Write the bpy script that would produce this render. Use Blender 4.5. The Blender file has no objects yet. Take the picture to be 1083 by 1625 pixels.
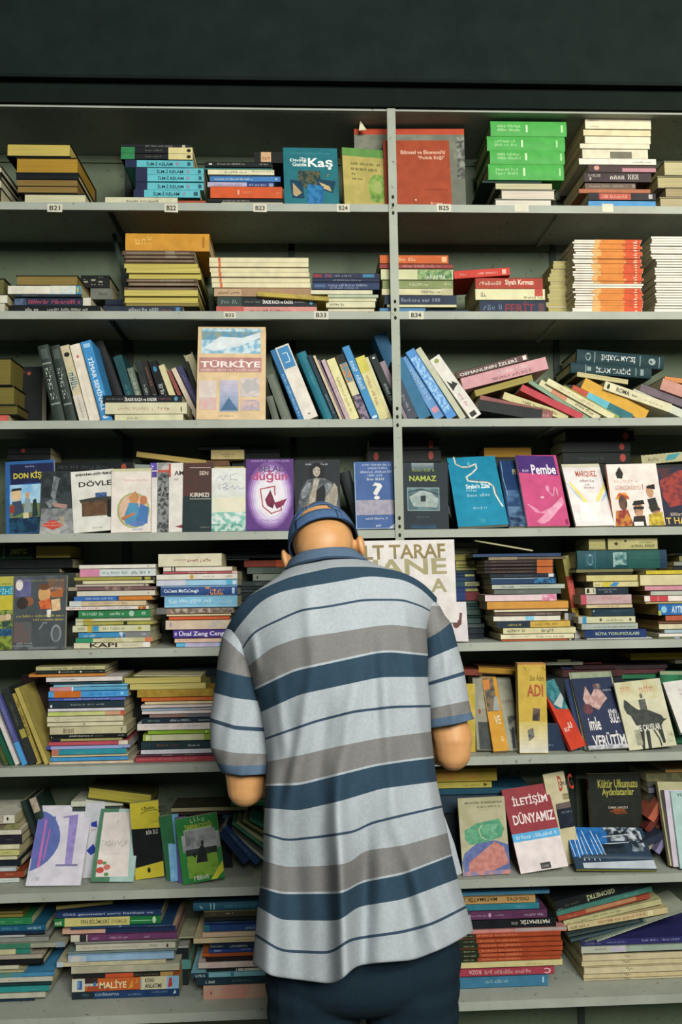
import bpy, bmesh, math, random, zlib
from mathutils import Vector, Matrix

# ------------------------------------------------------------------ camera, light, exposure
SC = bpy.context.scene
COL = SC.collection
FPX, D0, H0 = 1250.0, 2.2, 1.55
PITCH, YAW, ROLL = 0.0839, 0.0446, -0.0141
GAIN = 0.77                         # photo colour -> surface colour

def _axes():
    cy, sy, cp, sp = math.cos(YAW), math.sin(YAW), math.cos(PITCH), math.sin(PITCH)
    right = Vector((cy, -sy, 0)); f0 = Vector((sy, cy, 0))
    fwd = f0 * cp + Vector((0, 0, sp)); up = -f0 * sp + Vector((0, 0, cp))
    down = -up; c, s = math.cos(ROLL), math.sin(ROLL)
    return right * c - down * s, right * s + down * c, fwd
CR, CD, CF = _axes()
CAM = Vector((0, -D0, H0))
def ray(px, py):
    return (CR * (px - 541.5) + CD * (py - 812.5) + CF * FPX).normalized()
def at(px, py, Y):
    r = ray(px, py)
    return CAM + r * ((Y - CAM.y) / r.y)

cd = bpy.data.cameras.new('camera'); cam = bpy.data.objects.new('camera', cd); COL.objects.link(cam)
cd.sensor_width = 36.0; cd.lens = FPX * 36.0 / 1625.0; cd.clip_start = 0.05
cam.matrix_world = Matrix(((CR.x, -CD.x, -CF.x, CAM.x), (CR.y, -CD.y, -CF.y, CAM.y), (CR.z, -CD.z, -CF.z, CAM.z), (0, 0, 0, 1)))
SC.camera = cam
SC.view_settings.view_transform = 'Standard'; SC.view_settings.look = 'None'
SC.view_settings.exposure = 0.0; SC.view_settings.gamma = 1.0
try: SC.view_settings.use_curve_mapping = False
except Exception: pass

w = bpy.data.worlds.new('world'); SC.world = w; w.use_nodes = True
bg = w.node_tree.nodes['Background']; bg.inputs[0].default_value = (0.62, 0.80, 0.76, 1); bg.inputs[1].default_value = 0.13

def area(name, loc, target, sx, sy, power, col):
    l = bpy.data.lights.new(name, 'AREA'); l.shape = 'RECTANGLE'; l.size = sx; l.size_y = sy; l.energy = power; l.color = col
    o = bpy.data.objects.new(name, l); COL.objects.link(o); o.location = loc
    o.rotation_euler = (Vector(target) - Vector(loc)).to_track_quat('-Z', 'Y').to_euler(); return o
# daylight of the street behind the photographer, and an added, unseen warm fill that brightens the top right of the case
area('street_daylight', (1.0, -4.0, 3.15), (0.0, 0, 1.25), 2.2, 1.2, 285, (1.0, 0.985, 0.93))
area('warm_fill', (1.75, -0.75, 3.0), (1.15, 0.1, 2.5), 0.35, 0.25, 7, (1.0, 0.86, 0.58))

# ------------------------------------------------------------------ materials
def lin(v):
    v /= 255.0
    return v / 12.92 if v <= 0.04045 else ((v + 0.055) / 1.055) ** 2.4
def rgb(hx, gain=None):
    g = GAIN if gain is None else gain
    c = [lin(int(hx[i:i + 2], 16)) for i in (0, 2, 4)]
    return tuple(min(0.86, max(0.003, x * g)) for x in c) + (1.0,)
MATS = {}
def mat(hx, kind='print', hx2=None, scale=20.0):
    key = (hx, kind, hx2, scale)
    if key in MATS: return MATS[key]
    m = bpy.data.materials.new(kind + '_' + hx); m.use_nodes = True
    nt = m.node_tree; N = nt.nodes; L = nt.links; b = N['Principled BSDF']
    base = rgb(hx, 1.0 if kind in ('skin', 'metal', 'raw') else None)
    def noise(sc, det=3.0, vec=None):
        n = N.new('ShaderNodeTexNoise'); n.inputs['Scale'].default_value = sc; n.inputs['Detail'].default_value = det
        if vec is None:
            g = N.new('ShaderNodeNewGeometry'); vec = g.outputs['Position']
        L.new(vec, n.inputs['Vector']); return n
    def mix(fac, c1, c2):
        x = N.new('ShaderNodeMix'); x.data_type = 'RGBA'
        L.new(fac, x.inputs['Factor']); x.inputs[6].default_value = c1; x.inputs[7].default_value = c2
        return x.outputs[2]
    def ramp(fac, a, c):
        r = N.new('ShaderNodeMapRange'); r.inputs['From Min'].default_value = a; r.inputs['From Max'].default_value = c
        L.new(fac, r.inputs['Value']); return r.outputs[0]
    if kind == 'print':
        n = noise(35, 4); b.inputs['Roughness'].default_value = 0.55
        b.inputs['Specular IOR Level'].default_value = 0.14
        L.new(mix(ramp(n.outputs[0], .3, .7), tuple(x * .88 for x in base[:3]) + (1,), tuple(min(.9, x * 1.1 + .002) for x in base[:3]) + (1,)), b.inputs['Base Color'])
    elif kind == 'picture':
        n = noise(scale, 5); b.inputs['Roughness'].default_value = 0.5; b.inputs['Specular IOR Level'].default_value = 0.14
        L.new(mix(ramp(n.outputs[0], .42, .58), base, rgb(hx2)), b.inputs['Base Color'])
    elif kind == 'pages':
        uv = N.new('ShaderNodeUVMap'); mp = N.new('ShaderNodeMapping'); mp.inputs['Scale'].default_value = (6, 700, 6)
        L.new(uv.outputs[0], mp.inputs[0]); n = noise(1.0, 4, mp.outputs[0]); b.inputs['Roughness'].default_value = 0.9
        b.inputs['Specular IOR Level'].default_value = 0.1
        L.new(mix(ramp(n.outputs[0], .3, .7), tuple(x * .66 for x in base[:3]) + (1,), tuple(min(.9, x * 1.08) for x in base[:3]) + (1,)), b.inputs['Base Color'])
    elif kind == 'metal':
        n = noise(9, 6); n2 = noise(60, 5); b.inputs['Roughness'].default_value = 0.6; b.inputs['Specular IOR Level'].default_value = 0.2
        a = mix(ramp(n.outputs[0], .35, .7), tuple(x * .82 for x in base[:3]) + (1,), base)
        x = N.new('ShaderNodeMix'); x.data_type = 'RGBA'; L.new(ramp(n2.outputs[0], .64, .72), x.inputs['Factor'])
        L.new(a, x.inputs[6]); x.inputs[7].default_value = (base[0] * .5, base[1] * .45, base[2] * .4, 1); L.new(x.outputs[2], b.inputs['Base Color'])
    elif kind == 'skin':
        n = noise(30, 4); b.inputs['Roughness'].default_value = 0.5
        b.inputs['Subsurface Weight'].default_value = 0.08; b.inputs['Subsurface Radius'].default_value = (0.01, 0.004, 0.002)
        L.new(mix(ramp(n.outputs[0], .3, .7), (base[0] * .86, base[1] * .78, base[2] * .72, 1), base), b.inputs['Base Color'])
    elif kind == 'cloth':
        n = noise(scale, 6); b.inputs['Roughness'].default_value = 0.95; b.inputs['Specular IOR Level'].default_value = 0.1
        L.new(mix(ramp(n.outputs[0], .3, .7), tuple(x * .9 for x in base[:3]) + (1,), tuple(x * 1.05 for x in base[:3]) + (1,)), b.inputs['Base Color'])
    else:
        n = noise(14, 5); b.inputs['Roughness'].default_value = 0.85; b.inputs['Specular IOR Level'].default_value = 0.08
        L.new(mix(ramp(n.outputs[0], .3, .7), tuple(x * .8 for x in base[:3]) + (1,), tuple(x * 1.1 for x in base[:3]) + (1,)), b.inputs['Base Color'])
    MATS[key] = m; return m

# ------------------------------------------------------------------ mesh helpers
class MB:
    def __init__(s): s.v = []; s.f = []; s.m = []; s.mats = []; s.uv = []
    def mi(s, m):
        if m not in s.mats: s.mats.append(m)
        return s.mats.index(m)
    def face(s, pts, m, uvs=None):
        i = len(s.v); s.v += [tuple(p) for p in pts]; s.f.append(tuple(range(i, i + len(pts)))); s.m.append(s.mi(m))
        s.uv += list(uvs) if uvs else [(0, 0)] * len(pts)
    def box(s, O, A, B, C, a0, a1, b0, b1, c0, c1, m):
        i = len(s.v)
        co = [(a, b, c) for a in (a0, a1) for b in (b0, b1) for c in (c0, c1)]
        s.v += [tuple(O + A * a + B * b + C * c) for a, b, c in co]
        k = s.mi(m)
        for q in ((0, 1, 3, 2), (4, 6, 7, 5), (0, 4, 5, 1), (2, 3, 7, 6), (0, 2, 6, 4), (1, 5, 7, 3)):
            s.f.append(tuple(i + j for j in q)); s.m.append(k)
            s.uv += [(co[j][0] + co[j][1], co[j][2]) for j in q]
    def build(s, name, parent=None, loc=None, smooth=False):
        me = bpy.data.meshes.new(name); me.from_pydata(s.v, [], s.f)
        for m in s.mats: me.materials.append(m)
        me.polygons.foreach_set('material_index', s.m)
        uv = me.uv_layers.new(name='UVMap')
        if len(s.uv) == len(me.loops):
            uv.data.foreach_set('uv', [x for p in s.uv for x in p])
        if smooth: me.polygons.foreach_set('use_smooth', [True] * len(s.f))
        me.update()
        if smooth:
            bm = bmesh.new(); bm.from_mesh(me); bmesh.ops.remove_doubles(bm, verts=bm.verts, dist=.00005); bm.to_mesh(me); bm.free()
        o = bpy.data.objects.new(name, me); COL.objects.link(o)
        if parent: o.parent = parent
        if loc is not None: o.location = loc
        return o
X, Y, Z = Vector((1, 0, 0)), Vector((0, 1, 0)), Vector((0, 0, 1))
O0 = Vector((0, 0, 0))
def wbox(mb, x0, x1, y0, y1, z0, z1, m): mb.box(O0, X, Y, Z, x0, x1, y0, y1, z0, z1, m)

TXT = {}
def text_mesh(s):
    if s in TXT: return TXT[s]
    c = bpy.data.curves.new('t', 'FONT'); c.body = s; c.resolution_u = 2; c.offset = 0.022
    o = bpy.data.objects.new('t', c); COL.objects.link(o)
    me = bpy.data.meshes.new_from_object(o.evaluated_get(bpy.context.evaluated_depsgraph_get()))
    vs = [(v.co.x, v.co.y) for v in me.vertices]; fs = [tuple(p.vertices) for p in me.polygons]
    bpy.data.objects.remove(o); bpy.data.curves.remove(c); bpy.data.meshes.remove(me)
    if not vs: vs = [(0, 0), (1, 1)]
    x0 = min(v[0] for v in vs); x1 = max(v[0] for v in vs); y0 = min(v[1] for v in vs); y1 = max(v[1] for v in vs)
    vs = [((a - x0) / (x1 - x0 + 1e-9), (b - y0) / (y1 - y0 + 1e-9)) for a, b in vs]
    TXT[s] = (vs, fs); return TXT[s]

def draw(mb, art, MAP, W, H, conv):
    """art: drawing commands; MAP(u, v, layer) -> point; W, H real size; conv(x, y) -> (u, v)"""
    n = 0
    for item in art.split(';'):
        k = item.split()
        if not k: continue
        n += 1; op = k[0]
        def P(u, v): return MAP(u, v, n)
        def quad(u0, v0, u1, v1, m, sv=4):
            u0, u1 = max(0, min(u0, u1)), min(1, max(u0, u1)); v0, v1 = max(0, min(v0, v1)), min(1, max(v0, v1))
            if u1 <= u0 or v1 <= v0: return
            for i in range(sv):
                a = v0 + (v1 - v0) * i / sv; b = v0 + (v1 - v0) * (i + 1) / sv
                mb.face([P(u0, a), P(u1, a), P(u1, b), P(u0, b)], m)
        if op in 'rndg':
            (u0, v0), (u1, v1) = conv(float(k[1]), float(k[2])), conv(float(k[3]), float(k[4]))
            u0, u1 = sorted((u0, u1)); v0, v1 = sorted((v0, v1))
            if op == 'r': quad(u0, v0, u1, v1, mat(k[5]))
            elif op == 'n': quad(u0, v0, u1, v1, mat(k[5], 'picture', k[6], float(k[7]) if len(k) > 7 else 60.0))
            elif op == 'g':
                c1, c2 = k[5], k[6]
                for i in range(8):
                    t = (i + .5) / 8
                    c = ''.join('%02x' % int(int(c1[j:j + 2], 16) * (1 - t) + int(c2[j:j + 2], 16) * t) for j in (0, 2, 4))
                    quad(u0, v0 + (v1 - v0) * i / 8, u1, v0 + (v1 - v0) * (i + 1) / 8, mat(c), 1)
            else:
                rd = random.Random(zlib.crc32(item.encode())); th = (v1 - v0) * H; cw = max(th * .72, .0009) / W; u = u0; m = mat(k[5])
                left = rd.randint(3, 8)
                while u + cw * .6 < u1:
                    if left == 0: u += cw * .7; left = rd.randint(3, 8); continue
                    left -= 1
                    hh = rd.choice((.68, .72, 1, 1)); a = u; b = u + cw * .2
                    quad(a, v0, b, v0 + (v1 - v0) * hh, m, 1)
                    if rd.random() < .7: quad(a + cw * .48, v0, a + cw * .68, v0 + (v1 - v0) * hh, m, 1)
                    y = rd.choice((0, .3, .5, .55)); quad(a, v0 + (v1 - v0) * y, a + cw * .66, v0 + (v1 - v0) * (y + .17), m, 1)
                    u += cw
        elif op in 'tT':
            vs, fs = text_mesh(k[1].replace('_', ' '))
            (u0, v0), (u1, v1) = conv(float(k[2]), float(k[3])), conv(float(k[4]), float(k[5]))
            u0, u1 = sorted((u0, u1)); v0, v1 = sorted((v0, v1)); m = mat(k[6]); i = len(mb.v)
            for a, b in vs:
                if op == 'T': a, b = 1 - a, 1 - b
                mb.v.append(tuple(P(u0 + (u1 - u0) * a, v0 + (v1 - v0) * b)))
            mi = mb.mi(m)
            for f in fs:
                mb.f.append(tuple(i + j for j in f)); mb.m.append(mi); mb.uv += [(0, 0)] * len(f)
        elif op == 'e':
            cu, cv = conv(float(k[2]), float(k[3])); eu, ev = conv(float(k[2]) + float(k[4]), float(k[3]) + float(k[5]))
            if float(k[2]) <= 1.5: cu, cv, eu, ev = float(k[2]), float(k[3]), float(k[2]) + float(k[4]), float(k[3]) + float(k[5])
            ru, rv = abs(eu - cu), abs(ev - cv)
            m = mat(k[1]) if len(k) < 7 else mat(k[1], 'picture', k[6], 60.0)
            mb.face([P(min(1, max(0, cu + ru * math.cos(t * math.pi / 10))), min(1, max(0, cv + rv * math.sin(t * math.pi / 10)))) for t in range(20)], m)
        elif op in 'pq':
            m = mat(k[1]) if op == 'p' else mat(k[1], 'picture', k[2], 70.0)
            pts = [conv(*map(float, q.split(','))) for q in k[2 if op == 'p' else 3:]]
            mb.face([P(min(1, max(0, a)), min(1, max(0, b))) for a, b in pts], m)
        elif op == 'l':
            m = mat(k[1]); wd = float(k[2]) / 1000.0
            pts = [conv(*map(float, q.split(','))) for q in k[3:]]
            for (a, b), (c, d) in zip(pts, pts[1:]):
                dx, dy = (c - a) * W, (d - b) * H; q = math.hypot(dx, dy) or 1; ex, ey = -dy / q * wd / 2, dx / q * wd / 2
                tx, ty = dx / q * wd * .3, dy / q * wd * .3
                mb.face([P(a + (ex - tx) / W, b + (ey - ty) / H), P(a + (-ex - tx) / W, b + (-ey - ty) / H), P(c + (tx - ex) / W, d + (ty - ey) / H), P(c + (ex + tx) / W, d + (ey + ty) / H)], m)

# ------------------------------------------------------------------ naming
ORD = ['', 'top', 'second', 'third', 'fourth', 'fifth', 'sixth', 'seventh', 'eighth', 'ninth', 'tenth', 'eleventh', 'twelfth', 'thirteenth',
       'fourteenth', 'fifteenth', 'sixteenth', 'seventeenth', 'eighteenth', 'nineteenth', 'twentieth', 'twenty-first', 'twenty-second', 'twenty-third',
       'twenty-fourth', 'twenty-fifth', 'twenty-sixth', 'twenty-seventh', 'twenty-eighth', 'twenty-ninth', 'thirtieth', 'thirty-first', 'thirty-second', 'thirty-third', 'thirty-fourth', 'thirty-fifth']
PAL = {'black': (22, 26, 26), 'dark grey': (60, 66, 64), 'grey': (125, 128, 122), 'pale grey': (180, 184, 178), 'white': (218, 214, 206), 'cream': (208, 200, 165),
       'yellow': (200, 185, 80), 'ochre': (165, 140, 70), 'orange': (200, 115, 50), 'rust': (160, 75, 40), 'red': (190, 55, 50), 'crimson': (155, 60, 72), 'pink': (205, 140, 150),
       'salmon': (205, 145, 130), 'brown': (95, 72, 55), 'tan': (195, 170, 140), 'olive': (120, 115, 70), 'green': (60, 130, 70), 'dark green': (35, 65, 50), 'lime': (165, 185, 80),
       'teal': (40, 110, 120), 'dark teal': (32, 60, 66), 'turquoise': (95, 180, 190), 'blue': (60, 120, 175), 'light blue': (140, 180, 210), 'navy': (32, 48, 85),
       'purple': (80, 50, 110), 'lilac': (165, 160, 195), 'mauve': (140, 115, 125), 'maroon': (110, 50, 50)}
def cname(hx):
    c = [int(hx[i:i + 2], 16) for i in (0, 2, 4)]
    return min(PAL, key=lambda k: sum((a - b) ** 2 for a, b in zip(c, PAL[k])))
USED = {}
def tag(o, label, cat, group=None):
    n = len(label.replace(',', ' ').split())
    if not 4 <= n <= 16: print('LBL', n, label)
    if label in USED: print('DUP', label)
    USED[label] = 1
    o['label'] = label; o['category'] = cat
    if group: o['group'] = group
def empty(name, loc):
    e = bpy.data.objects.new(name, None); COL.objects.link(e); e.location = loc; e.empty_display_size = .05; return e

# ------------------------------------------------------------------ one book
def book(name, O, A, B, C, h, w, t, kind, col, pcol='CFC59A', sart='', fart='', sconv=None, fconv=None, scol=None, label='', group=None):
    if kind == 'e': O2, B2 = O + B * w, -B
    else: O2, B2 = O, B
    rest = name == 'paperback_book' and zlib.crc32(label.encode()) in REST
    if rest: root, R, mb = None, O2, RESTMB
    else: root, R, mb = empty(name, O), O2 - O, MB()
    hard = kind == 'h' or (kind == 'e' and t > .02)
    ct = min(t * .2, .0026 if hard else .0008); ov = .003 if hard else .0004
    mc = mat(col); ms = mat(scol) if scol else mc
    mb.box(R, A, B2, C, 0, h, 0, w, 0, ct, mc); mb.box(R, A, B2, C, 0, h, 0, w, t - ct, t, mc)
    bul = min(.003, t * .12) if hard else 0.0
    ns = 6 if hard else 1
    def bl(v): return bul * (1 - (2 * v - 1) ** 2)
    for i in range(ns):
        v0, v1 = i / ns, (i + 1) / ns
        q = [R + C * (v0 * t) - B2 * bl(v0), R + C * (v1 * t) - B2 * bl(v1), R + C * (v1 * t) + B2 * (ct * 1.5), R + C * (v0 * t) + B2 * (ct * 1.5)]
        e = [p + A * h for p in q]
        mb.face([q[0], q[1], e[1], e[0]], ms); mb.face(q, ms); mb.face(e, ms); mb.face([q[3], q[2], e[2], e[3]], ms)
    if sart:
        draw(mb, sart, lambda u, v, n: R + A * (u * h) + C * (v * t) - B2 * (bl(v) + .00012 + .00005 * n), h, t, sconv)
    if fart:
        draw(mb, fart, lambda u, v, n: R + B2 * (u * w) + A * (v * h) + C * (t + .00012 + .00005 * n), w, h, fconv)
    if rest:
        mb.box(R, A, B2, C, ov, h - ov, ct * 1.5, w - ov, ct, t - ct, mat(pcol, 'pages')); return None
    mb.build('cover', root)
    pb = MB(); pb.box(R, A, B2, C, ov, h - ov, ct * 1.5, w - ov, ct, t - ct, mat(pcol, 'pages')); pb.build('pages', root)
    tag(root, label, 'book', group)
    return root

SHZ = [2.6322, 2.3128, 1.9992, 1.6837, 1.3658, 1.0553, 0.7289, 0.4123, 0.095]
CROP = {'A1': (0, 150, 2.992), 'A2': (320, 150, 2.992), 'A3': (620, 150, 2.339), 'B1': (0, 340, 2.992), 'B2': (320, 340, 2.992), 'B3': (620, 340, 2.339),
        'C1': (0, 500, 2.992), 'C2': (300, 500, 2.992), 'C3': (620, 500, 2.339), 'D1': (0, 680, 2.992), 'D2': (300, 680, 2.992), 'D3': (620, 680, 2.339),
        'E1': (0, 840, 4.332), 'E2': (230, 840, 4.332), 'E3': (640, 840, 3.868), 'E4': (860, 840, 4.857), 'F1': (0, 1030, 3.094), 'F2': (730, 1030, 3.068),
        'G1': (0, 1220, 2.519), 'G2': (690, 1210, 2.756), 'H': (0, 1180, 5.415), 'I': (0, 1420, 7.22), 'J': (90, 1420, 4.923), 'K': (290, 1410, 7.736),
        'L': (700, 1340, 5.415), 'M': (883, 1340, 5.415), 'N': (360, 860, 10.83), 'O': (715, 860, 10.15), 'P': (60, 1050, 6.769), 'Q': (190, 1050, 6.769), 'FULL': (0, 0, 1.0)}
def PXY(crop, x, y):
    ox, oy, s = CROP[crop]; return ox + x / s, oy + y / s
def conv_of(crop, a, b, c):
    """pixels of a crop -> (u, v) by the three corner pixels a (origin), b (u = 1), c (v = 1); numbers up to 1.5 are already u or v"""
    bx, by = b[0] - a[0], b[1] - a[1]; cx, cy = c[0] - a[0], c[1] - a[1]; det = bx * cy - by * cx
    def f(x, y):
        if x <= 1.5 and y <= 1.5 and x >= -.5: return x, y
        if y <= 1.5:                                    # spine: x in pixels along the spine, y already a share of it
            return (x - a[0]) / bx, y
        dx, dy = x - a[0], y - a[1]
        return (dx * cy - dy * cx) / det, (bx * dy - by * dx) / det
    return f
def parse(line):
    p = [q.strip() for q in line.split('|')] + ['', '']
    return p[0].split(), p[1], p[2]
def colsplit(c, kind):
    a = c.split(',')
    if kind == 'e': return (a[1] if len(a) > 1 else '2a2c28'), a[0]
    return a[0], (a[1] if len(a) > 1 else 'CFC59A')
def autodesc(kind, shown, t, art):
    n = {'s': 'paperback', 'h': 'hardback', 'e': 'book turned pages-out'}[kind]
    z = 'thin ' if t < .009 else ('thick ' if t > .033 else '')
    return z + cname(shown) + ' ' + n
RESTMB = MB()
REST = {3351603384,3569316068,1363785828,3630762186,3980750184,1604709079,1582984340,2852164458,3533513805,4241975437,4169412827,1925543387,3524423024,3359344839,2562780548,3831102714,2877765758,2552500852,3060239768,3363566728,296640053,2342352800,1687177042,2559932956,1553373436,1164381054,4121449469,3319679494,1027900895,3974616037,2031343375,2813600367,560232972,3358334633,2135613165,3846395924,1481590689,2271193688,1023144949,4084929627,382853601,939346030,2794485242,1320334582,68296209,344923690,880511773,3659743526,564019063,445575460,2953703963,647696981,3414561565,3181695329,3380717577,509602866,3601328272,1262618181,1365736222,2408914309,1984660842,2231410771,744236131,3550328190,168925804,2501067210,3771941895,4064448334,1818523700,2103269698,1932587921,313230575,4210714464,141323377,1050638862,1296575760,746079810,1305156519,2029466495,2867059520,2327528375,256760647,1171223483,2535491690,3819266115,1107039820,4100763555,2804901771,2151505721,493785936,2964401099,3839601129,929934651,557589202,1886769055,2064854487,3381671701,1817648609,3148239673,547595377,3766589867,1362714321,594937144,1124589505,521284597,2289603191,4176472853,2492502999,1720003919,2064373717,3371481918,2659489889,2621458069,699071493,2688893876,4274023229,2771586052,2082057482,4186722355,3272363447,2393450304,1495973106,3713271762,693676203,2890928457,3268202294,3169098022,3536475727,3530540515,376719375,1975209143,3772023919,3232245155,2486365007,3249792513,3670953030,3401912571,678540931,2586160679,3037192532,1282881516,412730086,1042631572,3136255333,3270267481,613500787,578028965,437403578,2288933837,3943200579,3807278310,3776298986,1205837290,1849318846,1373797571,2615237525,4229985860,2982509041,3981121376,4234037358,2133659625,1545910677,1191706502,1000158825,2049582010,521925484,3626329059,405291508,3271606605,1934183813}  #REST#
NAMES = {'s': 'paperback_book', 'h': 'hardback_book', 'e': 'paperback_book'}

def kindname(phrase, k, kind):
    if 'booklet pile' in phrase and kind == 's': return 'booklet'
    if k == 7 and kind != 'h': return 'exam_book'
    return NAMES[kind]
def stack(crop, k, yf, w, phrase, rows, base=None, order='from top', jit=.004):
    """a pile of lying books, rows from the top down: yt x0 x1 kind colour"""
    rows = [parse(r) for r in rows.strip().split('\n') if r.strip()]
    rd = random.Random(zlib.crc32(phrase.encode()))
    zb = (SHZ[k] if base is None else base) + .0004
    n = len(rows); out = []
    tops = []
    for f, d, a in rows:
        yt, x0, x1 = map(float, f[:3]); q = PXY(crop, (x0 + x1) / 2, yt); tops.append(at(q[0], q[1], yf).z)
    # the pile must close on the shelf: lowest book takes what is left, at least 3 mm
    z = zb
    for i in range(n - 1, -1, -1):
        f, d, a = rows[i]; yt, x0, x1 = map(float, f[:3]); kind = f[3]; c1, pc = colsplit(f[4], kind)
        zt = max(tops[i], z + .0022); t = zt - z - .0004
        yy = yf + (rd.random() - .3) * jit * 2
        pm = PXY(crop, x0, yt)[1]
        P0 = at(PXY(crop, x0, yt)[0], pm, yy); P1 = at(PXY(crop, x1, yt)[0], pm, yy)
        O = Vector((P0.x, yy, z)); h = P1.x - P0.x
        cv = conv_of(crop, (x0, 1), (x1, 1), (x0, 0))
        shown = pc if kind == 'e' else c1
        if not d: d = autodesc(kind, shown, t, a)
        lab = d + ', ' + (ORD[i + 1] + (' ' + order if i else ' book')) + ', ' + phrase
        ww = w * (0.94 + .1 * rd.random())
        B = Vector((math.sin((rd.random() - .5) * .02), 1, 0)).normalized()
        book(kindname(phrase, k, kind), O, X, B, Z, h, ww, t, kind, c1, pc, sart=a if kind != 'e' else '', sconv=cv, label=lab, group='books in the ' + phrase.replace('in the ', ''))
        z = zt
    return z

def lean(crop, k, yf, w, phrase, rows, order='from left'):
    """spines that stand or lie at an angle: x0 y0 x1 y1 thickness kind colour; p0 -> p1 reads along the spine, thickness on its left-hand side.
    kind may end in x: lengthen p1's end down to the shelf"""
    rows = [parse(r) for r in rows.strip().split('\n') if r.strip()]
    for i, (f, d, a) in enumerate(rows):
        x0, y0, x1, y1, tp = map(float, f[:5]); kd = f[5]; ext = 'x' in kd; kind = kd[0]; c1, pc = colsplit(f[6], kind)
        yy = yf + .0035 * (i % 3)
        if len(f) > 7: yy = float(f[7])
        P0 = at(*PXY(crop, x0, y0), yy); P1 = at(*PXY(crop, x1, y1), yy)
        A = P1 - P0; h = A.length; A.normalize()
        C = Vector((-A.z, 0, A.x))
        t = tp / CROP[crop][2] * (P1 - CAM).length / FPX
        low = min(P1.z, P1.z + C.z * t)
        low0 = min(P0.z, P0.z + C.z * t)
        zs = SHZ[k] + .0004
        if ext and abs(A.z) > .2:
            if low < low0 or A.z < 0: h += (low - zs) / max(.2, -A.z)
        else:
            dz = min(low, low0) - zs
            if abs(dz) < .014 or dz < 0: P0 = P0 - Z * dz; P1 = P1 - Z * dz
        cv = conv_of(crop, (x0, 1), (x1, 1), (x0, 0)) if abs(x1 - x0) > abs(y1 - y0) else (lambda u, v: (u, v))
        shown = pc if kind == 'e' else c1
        if not d: d = autodesc(kind, shown, t, a)
        o = (ORD[i + 1] if i else 'first') + ' ' + order
        book(kindname(phrase, k, kind), P0, A, Y, C, h, w, t, kind, c1, pc, sart=a if kind != 'e' else '', sconv=cv, label=d + ', ' + o + ', ' + phrase, group='books in the ' + phrase.replace('in the ', ''))

def face(crop, k, yb, leanb, t, corners, col, label, art='', scol=None, pcol='CFC8A8', kind='s', snap=True, sart=''):
    """a book that shows its front cover: corners = bottom left, bottom right, top left pixels; t in mm; leans back by leanb degrees"""
    c = list(map(float, corners.split())); yl, yr = yb if isinstance(yb, tuple) else (yb, yb)
    Pbl = at(*PXY(crop, c[0], c[1]), yl); Pbr = at(*PXY(crop, c[2], c[3]), yr)
    B = Pbr - Pbl; w = B.length; B.normalize(); t /= 1000.0
    r = ray(*PXY(crop, c[4], c[5]))
    def height(deg):
        la = math.radians(deg); Nn = B.cross(Vector((0, math.sin(la), math.cos(la)))).normalized()
        return CAM + r * ((Pbl - CAM).dot(Nn) / r.dot(Nn)) - Pbl
    # the lean that squares the corner best, staying near the given one where the picture does not tell
    best = abs(leanb) if leanb > 20 or leanb < 0 else min(range(3, 29), key=lambda g: abs(height(g).normalized().dot(B)) + .0035 * abs(g - leanb))
    A = height(best); h = A.length; A.normalize(); sk = A.dot(B)
    A = (A - B * (sk * .45)).normalized(); B = (B - A * B.dot(A)).normalized()
    C = B.cross(A).normalized()                         # towards the viewer
    O = Pbl - C * t
    if snap:
        m = min((O + B * (w * i) + C * (t * j)).z for i in (0, 1) for j in (0, 1)); O = O - Z * (m - SHZ[k] - .0004)
    fc = conv_of(crop, (c[0], c[1]), (c[2], c[3]), (c[4], c[5]))
    return book('hardback_book' if kind == 'h' else 'paperback_book', O, A, B, C, h, w, t, kind, col, pcol, sart=sart, sconv=lambda u, v: (u, v), fart=art, fconv=fc, scol=scol, label=label, group='books shown face-out on the ' + ['top', 'second', 'third', 'fourth', 'fifth', 'sixth', 'seventh', 'eighth'][k] + ' shelf')

# ------------------------------------------------------------------ setting
def struct(mb, name):
    o = mb.build(name); o['kind'] = 'structure'; return o
mb = MB(); wbox(mb, -4, 4, -7, .34, -.05, 0, mat('4a4a44', 'raw')); struct(mb, 'floor')
mb = MB(); wbox(mb, -4, 4, .345, .40, 0, 3.7, mat('2c3a33', 'raw')); struct(mb, 'wall_back')
DK = mat('161f1d', 'raw'); DK2 = mat('121916', 'raw')
ztop = at(600, 175, 0).z
zb = at(600, 128, -.035).z
mb = MB(); wbox(mb, -4, 4, -.035, .344, zb, 3.7, DK); struct(mb, 'wall_above')
mb = MB(); wbox(mb, -4, 4, -.012, .344, ztop + .004, zb - .0005, DK2); wbox(mb, -4, 4, -.04, -.0355, zb - .006, zb + .004, DK2); struct(mb, 'trim_1')

# bookcase
case = empty('metal_bookcase', (0, 0, 0)); tag(case, 'grey-green painted metal bookcase with eight loaded shelves across the whole back', 'bookcase')
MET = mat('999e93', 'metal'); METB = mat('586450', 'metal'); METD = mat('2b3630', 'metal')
XP = at(629.7, 600, -.004).x; XL, XR = -1.75, 1.75; DEP = .27
for k, z in enumerate(SHZ + [ztop + .004]):
    for x0, x1 in ((XL, XP - .0005), (XP + .0005, XR)):
        mb = MB(); th = .0025 if k < 9 else .003
        wbox(mb, x0, x1, 0, DEP, z - th, z, MET)
        lip = .023 if k < 9 else .006
        wbox(mb, x0, x1, 0, .002, z - lip, z - th, MET)
        wbox(mb, x0, x1, .002, .012, z - lip, z - lip + .0015, MET)
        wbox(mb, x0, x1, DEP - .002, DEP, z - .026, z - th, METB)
        mb.build('shelf_board', case)
for z0, z1 in [(SHZ[i + 1], SHZ[i]) for i in range(8)] + [(SHZ[0], ztop + .004)]:
    pass
mb = MB(); wbox(mb, XL, XR, .274, .277, 0.02, ztop + .004, METB); mb.build('back_panel', case)
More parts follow.
